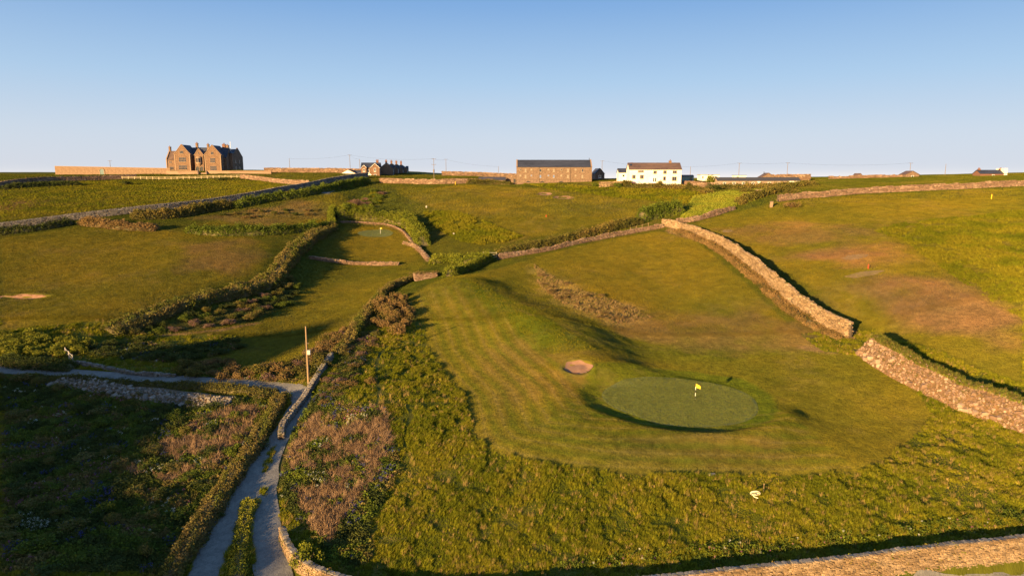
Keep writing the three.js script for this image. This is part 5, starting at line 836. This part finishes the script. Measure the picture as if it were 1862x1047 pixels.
{ // long stone barn
  const x = 19.6, z = -321, o = thing('stone_barn', 'long two-storey brown stone barn with dark slate roof and rows of small windows', 'barn', [x, 36.55, z - 4.5]);
  part('wall', gableWalls(35, 9, 7.0, 10.2, 'x'), B.brownStone, o); const r = part('roof', gableRoof(34.2, 9, 7.0, 10.3, 'x', 0.1), B.slate, o); part('flue', new THREE.CylinderGeometry(0.12, 0.12, 1.6, 8), B.dark, r, [16.6, 10.5, 0.4]);
  for (const s of [-1, 1]) part('gable_coping', gableRoof(0.5, 9.2, 7.1, 10.45, 'x', 0.02, 0.2), B.dressed, o, [s * 17.3, 0, 0]);
  const blue = mat(0.10, 0.16, 0.34, 0.1), pale = mat(0.20, 0.165, 0.12, 0.35), frameM = mat(0.26, 0.2, 0.14, 0.8);
  [-15.7, -13.3, -10.6, -6.4, -2.7, -0.2, 3.3, 6.4, 9.9, 13.1].forEach((u, i) => { const tall = i % 2; windowPart(o, u, tall ? 5.5 : 5.9, 4.56, 0.8, tall ? 1.4 : 0.7, { frame: frameM, pane: i % 3 === 0 ? B.glass : pale }); windowPart(o, u, tall ? 2.8 : 3.2, 4.56, 0.8, tall ? 1.4 : 0.7, { frame: frameM, pane: [2, 3, 4, 5].includes(i) ? blue : pale }); });
  for (const u of [-12, -5.6, 3.2]) { const s = new THREE.Shape(); s.moveTo(-1.2, 0); s.lineTo(1.2, 0); s.quadraticCurveTo(0, 1.1, -1.2, 0); part('cellar_arch', new THREE.ExtrudeGeometry(s, { depth: 0.1, bevelEnabled: false }), B.dark, o, [u, 0.05, 4.5]); }
  part('porch', gableWalls(2.6, 3.0, 1.9, 2.5, 'z'), B.brownStone, o, [-18.9, 0, 2.6]); part('doorway', box(0.9, 1.7, 0.1), B.dark, o, [-18.4, 0.85, 4.14]);
  for (const u of [-6.8, 7.6]) part('drain_pipe', new THREE.CylinderGeometry(0.06, 0.06, 7, 6), B.dark, o, [u, 3.5, 4.58]);
}
{ const o = thing('barn', 'grey slate-roofed barn standing behind the end of the long stone barn', 'barn', [43.6, 37, -352]); part('wall', gableWalls(4.6, 18, 3.6, 6.2, 'z'), B.brownStone, o); part('roof', gableRoof(4.6, 18, 3.6, 6.2, 'z', 0.2), B.slate, o); windowPart(o, 0, 2.2, 9.06, 1.2, 1.2, {}); }
{ // white farmhouse
  const o = thing('farmhouse', 'white rendered two-storey farmhouse with brown slate roof', 'house', [62.6, 36.3, -306]);
  part('wall', gableWalls(22.6, 8.5, 6.0, 8.9, 'x'), B.white, o); const r = part('roof', gableRoof(22.6, 8.5, 6.0, 8.9, 'x', 0.25), B.brownSlate, o); chimney(r, 7.2, 8.4, 0, 1.0, 1.5, 0.9, B.granite, 1); part('skylight', box(1.0, 0.1, 1.2), B.glass, r, [-10.4, 8.1, 1.6]).rotation.x = 0.6;
  const fm = mat(0.30, 0.22, 0.15, 0.7);
  for (const [x, y, w, h, l] of [[-6.4, 5.35, 2.5, 0.95, 3], [-0.2, 4.9, 1.5, 1.35, 2], [4.1, 4.95, 1.5, 1.45, 2], [8.4, 5.0, 1.8, 1.3, 2], [-9.4, 2.9, 1.5, 1.6, 2], [-5.9, 2.9, 1.6, 1.6, 2], [4.0, 2.2, 1.2, 1.7, 1], [8.3, 2.1, 2.0, 1.8, 2]]) windowPart(o, x, y, 4.31, w, h, { lights: l, frame: fm });
  const d = part('door', box(1.7, 2.5, 0.12), B.whitePaint, o, [-0.3, 1.4, 4.3]); for (const x of [-0.4, 0.4]) part('pane', box(0.55, 1.7, 0.06), B.glass, d, [x, 0.2, 0.05]);
  part('terrace', box(5.5, 0.8, 2.4), B.dressed, o, [-0.3, -0.2, 5.6]);
  part('eaves_board', box(22.8, 0.18, 0.1), B.whitePaint, o, [0, 5.75, 4.42]);
}
{ const o = thing('cottage', 'white cottage wing with dark roof joined to the farmhouse', 'house', [50.6, 36.4, -313]); part('wall', gableWalls(5.4, 6, 4.6, 6.4, 'x'), B.white, o, [0, 0, 0]); const r = part('roof', gableRoof(5.4, 6, 4.6, 6.4, 'x', 0.2), B.slate, o); part('wall', gableWalls(3.6, 5, 4.4, 6.8, 'z'), B.white, o, [2.9, 0, 1.6]); part('roof', gableRoof(3.6, 5, 4.4, 6.8, 'z', 0.15), B.brownSlate, o, [2.9, 0, 1.6]); chimney(r, 3.4, 6.2, 0, 0.9, 2.4, 0.8, B.brick, 2); windowPart(o, -0.6, 3.3, 3.06, 1.2, 1.2, {}); windowPart(o, 2.9, 3.4, 4.16, 1.2, 1.3, {}); windowPart(o, -0.4, 1.0, 3.06, 1.1, 1.1, {}); }
function garden(label, x0, x1, z, h, palette) { return stoneWall('garden_wall', label, [[x0, z], [(x0 + x1) / 2, z - 0.5], [x1, z]], { h, w: 0.5, stone: [0.8, 0.4], step: 1.5, palette, crumble: 0.08 }); }
garden('rubble garden wall between the stone barn and the white farmhouse', 38, 52, -300, 2.4, 'warm'); garden('stone garden wall running from the white farmhouse to the sheds', 75.5, 90, -305, 2.2, 'pink'); garden('stone yard wall beyond the sunken shed on the skyline', -14, 0, -338, 2.4, 'pink'); garden('long estate wall on the skyline between manor and terrace houses', -131, -70, -366, 2.2, 'pink'); garden('wall on the skyline behind the barn field', -38, 18, -376, 2.2, 'pink'); garden('tall yard wall on the skyline behind the long low shed', 132, 152, -352, 3.0, 'pink'); garden('wall along the skyline field beyond the sheds', 166, 205, -362, 1.3, 'pink');
{ // terrace of houses on the hilltop
  const o = thing('terrace_house', 'brick end-of-terrace house with two white-trimmed gables and red chimneys', 'house', [-73.2, 38.6, -358], 0.1), wallM = texMat([0.10, 0.055, 0.036], [0.17, 0.095, 0.06], 9, 0.3);
  part('wall', gableWalls(9.6, 8, 5.2, 7.6, 'x'), wallM, o, [0, 0, -4]); const r = part('roof', gableRoof(9.6, 8, 5.2, 7.6, 'x', 0.2), B.slate, o, [0, 0, -4]); part('wall', gableWalls(4.6, 3, 4.9, 7.0, 'z'), wallM, o, [2.4, 0, 0]); part('roof', gableRoof(4.8, 3, 4.9, 7.05, 'z', 0.15), B.slate, o, [2.4, 0, 0]); part('barge_board', gableRoof(4.9, 0.2, 4.9, 7.12, 'z', 0.02, 0.14), B.whitePaint, o, [2.4, 0, 1.62]); part('wall', gableWalls(2.4, 1.4, 5.0, 6.2, 'z'), wallM, o, [-3.2, 0, 0.4]); part('barge_board', gableRoof(2.5, 0.2, 5.0, 6.3, 'z', 0.02, 0.12), B.whitePaint, o, [-3.2, 0, 1.2]);
  for (const [x, y, z, w, h] of [[2.4, 4.0, 1.56, 1.0, 1.7], [2.4, 1.1, 1.56, 1.3, 1.4], [-3.2, 3.9, 1.16, 1.0, 1.5], [-3.2, 1.0, 1.16, 1.2, 1.3], [-1.0, 3.4, 0.06, 0.8, 1.6]]) windowPart(o, x, y, z, w, h, {});
  chimney(r, 3.2, 7.2, -0.4, 1.2, 1.6, 0.8, B.brick, 3); part('lean_to', gableWalls(2.4, 1.6, 1.6, 2.3, 'z'), B.white, o, [-0.6, 0, 0.9]);
}
for (let i = 0; i < 4; i++) { const o = thing('terrace_house', ['shaded grey terrace house adjoining the brick end house', 'second shaded terrace house behind the brick end house', 'third shaded terrace house down the row', 'farthest shaded terrace house at the end of the row'][i], 'house', [-67.2 + i * 1.1, 38.5, -372 - i * 9.5], 0.1, 'terrace row'); part('wall', gableWalls(7, 9.4, 5.0, 7.6 - i * 0.15, 'z'), B.brownStone, o); const r = part('roof', gableRoof(7, 9.4, 5.0, 7.7 - i * 0.15, 'z', 0.0), B.slate, o); chimney(r, 0, 7.3, 3.8, 0.9, 1.7, 1.3, B.brick, 2); part('dormer', gableWalls(1.6, 1.8, 5.4, 6.6, 'x'), B.slate, o, [3.2, 0, 0]); for (const z of [-2.4, 2.4]) { windowPart(o, 3.56, 3.7, z, 1.1, 1.6, { turn: Math.PI / 2 }); windowPart(o, 3.56, 1.3, z, 1.1, 1.6, { turn: Math.PI / 2 }); } }
{ const o = thing('bungalow', 'low white bungalow with dark hipped roof beside the terrace houses', 'house', [-85.6, 38.6, -364]); part('wall', gableWalls(7.6, 6, 2.2, 4.0, 'z'), B.white, o); part('roof', gableRoof(7.6, 6, 2.2, 4.2, 'z', 0.3), B.brownSlate, o); windowPart(o, -1.5, 1.2, 3.06, 1.2, 1.0, {}); part('wall', gableWalls(5, 5, 2, 3.6, 'x'), B.white, o, [5, 0, -1]); part('roof', gableRoof(5, 5, 2, 3.7, 'x', 0.2), B.slate, o, [5, 0, -1]); }
{ // long low shed and yard buildings on the right skyline
  const o = thing('long_shed', 'long low stone shed with grey-blue roof above the bracken slope', 'shed', [112, 34.8, -316], 0.04); part('wall', gableWalls(38, 6, 2.6, 3.9, 'x'), texMat([0.15, 0.105, 0.075], [0.27, 0.2, 0.15], 8, 0.25), o); part('roof', gableRoof(38, 6, 2.6, 4.0, 'x', 0.25), mat(0.035, 0.034, 0.042, 0.85), o); part('door', box(1.4, 2.2, 0.1), B.whitePaint, o, [-0.2, 1.2, 3.04]); windowPart(o, 14.4, 1.5, 3.06, 1.4, 1.1, { pane: B.dark }); windowPart(o, 16.2, 1.5, 3.06, 0.8, 1.1, { pane: B.dark }); for (let i = 0; i < 6; i++) windowPart(o, -16 + i * 4.4 + (i > 3 ? 3 : 0), 1.5, 3.06, 1.2, 0.9, { pane: B.glass }); part('end_wall', box(5.2, 2.7, 0.14), B.white, o, [16, 1.3, 2.98]);
}
{ const o = thing('flat_roof_house', 'flat-roofed white building behind the long low shed', 'house', [100, 37.2, -352]); part('wall', box(9.6, 4.4, 6), B.white, o, [0, 0.6, 0]); part('roof', box(10, 0.25, 6.4), B.lead, o, [0, 2.92, 0]); windowPart(o, -3.6, 1.6, 3.06, 0.9, 1.4, {}); windowPart(o, 2.6, 1.7, 3.06, 2.4, 1.0, { lights: 3 }); }
{ const o = thing('shed', 'pale green shed beside the white farmhouse', 'shed', [81.5, 37, -322]); part('wall', gableWalls(5.4, 4, 2.3, 2.8, 'x'), B.greenPaint, o); part('roof', gableRoof(5.4, 4, 2.3, 2.9, 'x', 0.15), B.brownSlate, o); part('door', box(1.1, 1.8, 0.1), B.timber, o, [1.4, 0.95, 2.03]); }
{ const o = thing('shed', 'small pale shed with dark roof between the white building and the shed roof', 'shed', [117, 37.4, -356]); part('wall', box(6, 3, 4), B.white, o, [0, 0.8, 0]); part('roof', box(6.4, 0.2, 4.4), B.dark, o, [0, 2.42, 0]); part('door', box(1.0, 1.8, 0.1), B.timber, o, [-1.4, 0.9, 2.04]); }
{ const o = thing('gabled_shed', 'small brown gabled shed rising behind the long low shed roof', 'shed', [126, 36.8, -342]); part('wall', gableWalls(7, 5, 2.0, 4.0, 'z'), B.brownStone, o); part('roof', gableRoof(7, 5, 2.0, 4.1, 'z', 0.2), B.brownSlate, o); part('flue', new THREE.CylinderGeometry(0.15, 0.15, 1.6, 6), B.dark, o, [-1.4, 4.0, 0]); }
for (const [x, y, z, w, label, red] of [[208, 40.2, -362, 7, 'low brown gabled roof breaking the skyline beside a crossed pole', 0], [243, 40.6, -352, 13, 'dark-roofed bungalow with white chimney end on the skyline beyond the rubble wall', 1], [288, 41.3, -372, 6, 'small red-chimneyed roof on the skyline past the bungalow', 2], [312, 41.3, -368, 14, 'long dark roof with two end chimneys on the skyline past the bungalow', 2], [186, 39.0, -372, 3, 'tiny hut beside a pole on the skyline beyond the rubble wall', 0]]) { const o = thing('skyline_house', label, 'house', [x, y - 2.2, z]); part('wall', gableWalls(w, 6, 2.2, 3.9, red ? 'x' : 'z'), red ? B.brick : B.brownStone, o); const r = part('roof', gableRoof(w, 6, 2.2, 4.0, red ? 'x' : 'z', 0.2), red ? B.slate : B.brownSlate, o); if (red === 1) part('end_wall', box(1.6, 5.0, 6.2), B.white, o, [w / 2 - 0.4, 2.4, 0]); if (red) for (const s of [-1, 1]) chimney(r, s * w * 0.42, 3.4, 0, 1.1, 1.3, 0.8, B.brick, 2); windowPart(o, 0, 1.3, 3.06, 1.2, 0.9, {}); }
{ const o = thing('low_roof', 'low dark slate roof of a sunken shed beyond the porch end of the stone barn', 'shed', [-9.5, 36.6, -332]); part('wall', gableWalls(12.6, 5, 1.0, 2.2, 'x'), B.brownStone, o); part('roof', gableRoof(12.6, 5, 1.0, 2.3, 'x', 0.2), mat(0.04, 0.036, 0.045, 0.6), o); }
// ---------------------------------------------------------------- poles, wires, golf furniture and other small things
const poleWood = new THREE.MeshStandardMaterial({ map: mottle(64, 5, [0.16, 0.10, 0.055], [0.27, 0.18, 0.10]), roughness: 0.85 }), poleGrey = mat(0.14, 0.11, 0.09, 0.9);
function utilityPole(label, x, z, h, arms = 1, sunk = 0, box_ = false) {
  const y = land(x, z), o = thing('utility_pole', label, 'utility pole', [x, y - sunk, z], 0); part('pole', new THREE.CylinderGeometry(0.10, 0.15, h + 0.6, 10).translate(0, h / 2 - 0.3, 0), poleGrey, o);
  for (let i = 0; i < arms; i++) { const a = part('crossarm', box(2.0, 0.12, 0.12), poleGrey, o, [0, h - 0.25 - i * 2.6, 0.16]); for (const k of [-0.9, 0, 0.9]) part('insulator', new THREE.CylinderGeometry(0.06, 0.08, 0.25, 6), B.dark, a, [k, 0.18, 0]); }
  if (box_) part('transformer', new THREE.CylinderGeometry(0.35, 0.35, 1.3, 10), poleGrey, o, [0, h * 0.5, 0.45]);
  return new THREE.Vector3(x, y - sunk + h - 0.1, z);
}
{ // the near pole beside the lane
  const x = -33.5, z = -108.2, o = thing('utility_pole', 'tall sunlit wooden utility pole with a grey box, beside the bend of the lane', 'utility pole', [x, land(x, z), z]);
  part('pole', new THREE.CylinderGeometry(0.11, 0.17, 9.9, 14).translate(0, 4.65, 0), poleWood, o); const b = part('meter_box', box(0.5, 0.75, 0.35), mat(0.30, 0.30, 0.31, 0.5), o, [0.34, 5.3, 0.12]); part('bracket', box(0.9, 0.08, 0.1), B.dark, b, [-0.2, 0.42, 0]); part('cable_guard', new THREE.CylinderGeometry(0.045, 0.045, 7.2, 6), B.dark, o, [-0.17, 3.6, 0.05]); part('bracket', box(0.5, 0.08, 0.08), poleGrey, o, [0.2, 6.8, 0.12]); part('foot_plate', box(0.36, 0.25, 0.36), poleGrey, o, [0, 0.1, 0]);
}
const top = {};
top.main = utilityPole('tall double-armed utility pole with transformer standing in the barn field', -36.8, -326, 11.4, 2, 0, true);
top.b = utilityPole('slim utility pole on the skyline behind the double-armed pole', -40.5, -425, 9, 1);
top.c = utilityPole('utility pole on the skyline above the bungalow', -94, -402, 9, 1);
top.d = utilityPole('short pole between the bungalow and the terrace houses', -84, -382, 7, 0);
top.e = utilityPole('thin distant pole on the skyline between manor and terrace', -130, -405, 7, 0);
top.f = utilityPole('utility pole between the stone barn and the white farmhouse', 51, -392, 10, 1);
top.g = utilityPole('thin pole on the skyline above the sunken shed', -8, -410, 6.5, 0);
top.h = utilityPole('utility pole behind the long low shed roof', 124, -378, 8.5, 1);
top.i = utilityPole('utility pole behind the end of the yard wall', 152, -382, 8.5, 1);
top.j = utilityPole('thin pole behind the pale green shed', 99, -384, 6.5, 0);
top.k = utilityPole('small crossed pole above the garden wall with the teal door', -232, -400, 6.5, 1);
top.l = utilityPole('crossed pole on the skyline beside the low brown gable', 214, -372, 7, 1);
top.m = utilityPole('thin pole beside the dark-roofed bungalow with the white chimney end', 233, -372, 6, 0);
function wire(label, a, b, sag) { const m = a.clone().lerp(b, 0.5); m.y -= sag; const g = new THREE.TubeGeometry(new THREE.QuadraticBezierCurve3(a, m, b), 24, 0.022, 4); const w = new THREE.Mesh(g, B.dark); w.name = numbered('overhead_wire'); scene.add(w); tag(w, label, 'wire'); }
wire('overhead wire from the double-armed pole to the slim skyline pole', top.main, top.b, 1.2); wire('overhead wire from the bungalow pole to the double-armed pole', top.c, top.main, 2.5); wire('overhead wire from the bungalow pole to the short pole by the terrace', top.c, top.d, 1); wire('overhead wire from the skyline pole to the pole by the stone barn', top.b, top.g, 2); wire('overhead wire between barn pole and the pole by the green shed', top.f, top.j, 2.5); wire('overhead wire between the two poles behind the long low shed', top.h, top.i, 1); wire('overhead wire from the yard pole to the crossed skyline pole', top.i, top.l, 2.5); wire('overhead wire from the manor side pole to the bungalow pole', top.e, top.c, 2); wire('overhead wire from the stone barn pole to the long shed pole', top.j, top.h, 1);

{ // flagstick on the near green
  const x = 28.9, z = -103.3, y = land(x, z) + 0.05, o = thing('flagstick', 'striped flagstick with a yellow flag on the oval putting green', 'golf flag', [x, y, z], -0.5);
  const c = [mat(0.75, 0.73, 0.62, 0.5), mat(0.03, 0.035, 0.03, 0.5)]; for (let i = 0; i < 5; i++) part('stick_section', new THREE.CylinderGeometry(0.035, 0.035, 0.5, 8), c[(i + 1) % 2], o, [0, 0.25 + i * 0.5, 0]);
  const f = new THREE.PlaneGeometry(0.85, 0.6, 8, 5), p = f.attributes.position; for (let i = 0; i < p.count; i++) { const u = (p.getX(i) + 0.425) / 0.85; p.setXYZ(i, p.getX(i) * 0.8 + 0.34, p.getY(i) * (1 - 0.25 * u) - 0.28 * u * u, Math.sin(u * 5) * 0.07); } f.computeVertexNormals();
  part('flag', f, mat(0.75, 0.48, 0.02, 0.7, { side: THREE.DoubleSide }), o, [0.03, 2.2, 0]); part('cup', new THREE.CylinderGeometry(0.06, 0.06, 0.03, 12), B.whitePaint, o, [0, 0.01, 0]);
}
{ const x = -46.5, z = -241, y = land(x, z) + 0.08, o = thing('flagstick', 'small distant flagstick with an orange-yellow flag on the small green', 'golf flag', [x, y, z]); part('stick', new THREE.CylinderGeometry(0.04, 0.04, 2.1, 6).translate(0, 1.05, 0), B.whitePaint, o); part('flag', box(0.55, 0.4, 0.02), mat(0.7, 0.36, 0.03), o, [0.28, 1.9, 0]); }
function marker(name, label, x, z, h, r, colour, capped) { const o = thing(name, label, 'marker', [x, land(x, z), z]); part('post', new THREE.CylinderGeometry(r, r * 1.1, h, 8).translate(0, h / 2, 0), colour, o); part('cap', new THREE.SphereGeometry(r * 1.15, 8, 5), capped ?? colour, o, [0, h, 0]); return o; }
const yel = mat(0.75, 0.42, 0.02), redP = mat(0.5, 0.05, 0.02);
marker('marker_post', 'yellow marker post high in the field above the rubble bank', 171.1, -245.3, 1.6, 0.13, yel); marker('marker_post', 'red marker post on the worn mound in the field above the rubble bank', 87.9, -166.8, 1.0, 0.1, redP); marker('marker_post', 'yellow marker post near the top of the barn field', -26, -316.8, 1.4, 0.12, yel); marker('marker_post', 'small red marker post low in the barn field', 12.5, -250, 0.8, 0.1, redP);
for (const [x, z, label] of [[-33.5, -268.3, 'white tee box marker on the bank above the curved hedge'], [-19.8, -231.5, 'white tee box marker beside the grassy tee plateau']]) { const o = thing('tee_marker', label, 'tee marker', [x, land(x, z), z], 0.3); part('panel', box(0.5, 0.7, 0.2), mat(0.4, 0.37, 0.32), o, [0, 0.5, 0]); part('foot', box(0.5, 0.2, 0.3), B.timber, o, [0, 0.1, 0]); }
{ // coil of white hose in the rough
  const x = 28.3, z = -74.5, o = thing('hose_coil', 'coil of pale hose lying in the rough near the boundary wall', 'hose', [x, land(x, z) + 0.72, z]); for (let i = 0; i < 3; i++) { const t = part('loop', new THREE.TorusGeometry(0.56 - i * 0.025, 0.032, 8, 28), mat(0.62, 0.56, 0.40, 0.6), o, [R(-0.04, 0.04), i * 0.04, R(-0.04, 0.04)]); t.rotation.set(Math.PI / 2 + R(-0.12, 0.12) - 0.75, R(-0.1, 0.1), 0); } part('loose_end', new THREE.TubeGeometry(new THREE.CatmullRomCurve3([new THREE.Vector3(-0.4, 0, 0.3), new THREE.Vector3(-0.3, -0.1, 0.7), new THREE.Vector3(0.05, -0.15, 0.95)]), 12, 0.05, 6), mat(0.62, 0.56, 0.40, 0.6), o);
  const o2 = thing('stake', 'thin wooden stake standing beside the hose coil', 'stake', [29.7, land(29.7, -75.5), -75.5]); part('shaft', new THREE.CylinderGeometry(0.03, 0.05, 1.2, 6).translate(0, 0.55, 0), poleWood, o2); part('head', box(0.12, 0.1, 0.1), poleWood, o2, [0, 1.15, 0]);
  const o3 = thing('marker_stone', 'flat pale marker stone on the lower edge of the striped fairway', 'stone', [24.6, land(24.6, -79.2) + 0.08, -79.2], 0.3); const m = part('slab', ROCKS[0], mat(0.3, 0.22, 0.16), o3); m.scale.set(0.95, 0.3, 0.7);
}
function railFence(name, label, line, { posts = 6, h = 1.2, rails = 2, material = poleWood, thick = 0.12 }) {
  const o = thing(name, label, 'fence'), st = resample(line, 0.5), at = (t) => { const f = t * (st.length - 1), i = Math.min(Math.floor(f), st.length - 2), k = f - i; return V(lerp(st[i].x, st[i + 1].x, k), lerp(st[i].z, st[i + 1].z, k)); };
  for (let i = 0; i < posts; i++) { const p = at(i / (posts - 1)); part('post', box(thick, h + 0.4, thick), material, o, [p.x, p.y + h / 2 - 0.1, p.z]); if (i < posts - 1) { const q = at((i + 1) / (posts - 1)); for (let r = 0; r < rails; r++) { const y = h * (0.9 - r * 0.42), a = p.clone().setY(p.y + y), b = q.clone().setY(q.y + y), m = part('rail', box(a.distanceTo(b), thick * 0.7, thick * 0.5), material, o, a.clone().lerp(b, 0.5).toArray()); m.quaternion.setFromUnitVectors(new THREE.Vector3(1, 0, 0), b.clone().sub(a).normalize()); } } }
  return o;
}
const greyWood = mat(0.24, 0.22, 0.20, 0.8);
railFence('rail_fence', 'short pale wooden fence standing in the hedge below the white farmhouse', [[39.5, -228], [43.5, -231], [46.5, -233]], { posts: 4, h: 2.2, rails: 3 });
railFence('gate', 'wooden bar gate at the hedge end by the valley path', [[-8.6, -203.5], [-4.6, -201]], { posts: 3, h: 1.5, rails: 4, material: greyWood });
railFence('rail_fence', 'grey railing among the bushes above the lane', [[-83.6, -124], [-80.4, -121]], { posts: 3, h: 1.4, rails: 2, material: greyWood, thick: 0.14 });
{ // wire fence along the grassy top of the rubble bank
  const line = AREA.wallB.slice(1).map(([x, z]) => [x + 3.4, z - 0.6]), o = thing('wire_fence', 'sagging wire fence along the grassy top of the rubble bank', 'fence'), st = resample(line, 0.5); let last = null;
  for (let i = 0; i < st.length; i += 7) { const q = st[i], y = land(q.x, q.z); part('post', new THREE.CylinderGeometry(0.05, 0.06, 1.5, 6), greyWood, o, [q.x, y + 0.6, q.z]); const p = new THREE.Vector3(q.x, y + 1.2, q.z); if (last) { const m = last.clone().lerp(p, 0.5); m.y -= 0.18; part('wire', new THREE.TubeGeometry(new THREE.QuadraticBezierCurve3(last, m, p), 6, 0.02, 4), B.lead, o); } last = p; }
  marker('marker_post', 'short yellow post beside the wire fence', 76.8, -99, 0.7, 0.1, yel);
}
for (const [x, z, turn, c, label] of [[52.5, -300, 0.3, [0.22, 0.02, 0.02], 'small dark red car parked by the white cottage']]) { const o = thing('parked_car', label, 'car', [x, land(x, z) + 0.02, z], turn), cm = mat(...c, 0.25); const s = new THREE.Shape([[-2, 0.35], [2, 0.35], [2.05, 0.8], [1.2, 0.95], [0.6, 1.42], [-1.2, 1.45], [-1.9, 0.98], [-2.05, 0.8]].map(([a, b]) => new THREE.Vector2(a, b))), g = new THREE.ExtrudeGeometry(s, { depth: 1.5, bevelEnabled: true, bevelSize: 0.08, bevelThickness: 0.08, bevelSegments: 2 }); g.translate(0, 0, -0.75); part('body', g, cm, o); part('side_window', box(1.9, 0.36, 0.05), B.glass, o, [-0.3, 1.18, 0.84]); part('side_window', box(1.9, 0.36, 0.05), B.glass, o, [-0.3, 1.18, -0.84]); for (const a of [-1.25, 1.25]) for (const b of [-0.75, 0.75]) { const w = part('wheel', new THREE.CylinderGeometry(0.32, 0.32, 0.22, 14).rotateX(Math.PI / 2), B.dark, o, [a, 0.32, b]); part('rim', new THREE.CylinderGeometry(0.18, 0.18, 0.24, 10).rotateX(Math.PI / 2), B.lead, w); } }
{ const o = thing('stone_gatepost', 'pale stone doorway ruin standing in the bracken slope', 'ruin', V(97.5, -272).toArray()); for (const x of [-0.9, 0.9]) { const m = part('jamb', ROCKS[0], B.dressed, o, [x, 1.2, 0]); m.scale.set(0.6, 2.4, 0.7); } const m = part('lintel', ROCKS[1], B.dressed, o, [0, 2.2, 0]); m.scale.set(2.6, 0.5, 0.8); }
{ const o = thing('stone_gatepost', 'stubby stone pier at the lower corner of the bracken slope', 'pier', V(94.5, -250).toArray()); const m = part('pier', ROCKS[3], B.dressed, o, [0, 0.9, 0]); m.scale.set(0.9, 2.0, 0.9); const c = part('cap', ROCKS[2], B.dressed, o, [0, 2.0, 0]); c.scale.set(1.1, 0.4, 1.1); }
scene.traverse((o) => { if (o.isMesh) o.castShadow = o.receiveShadow = true; });
renderer.render(scene, camera);
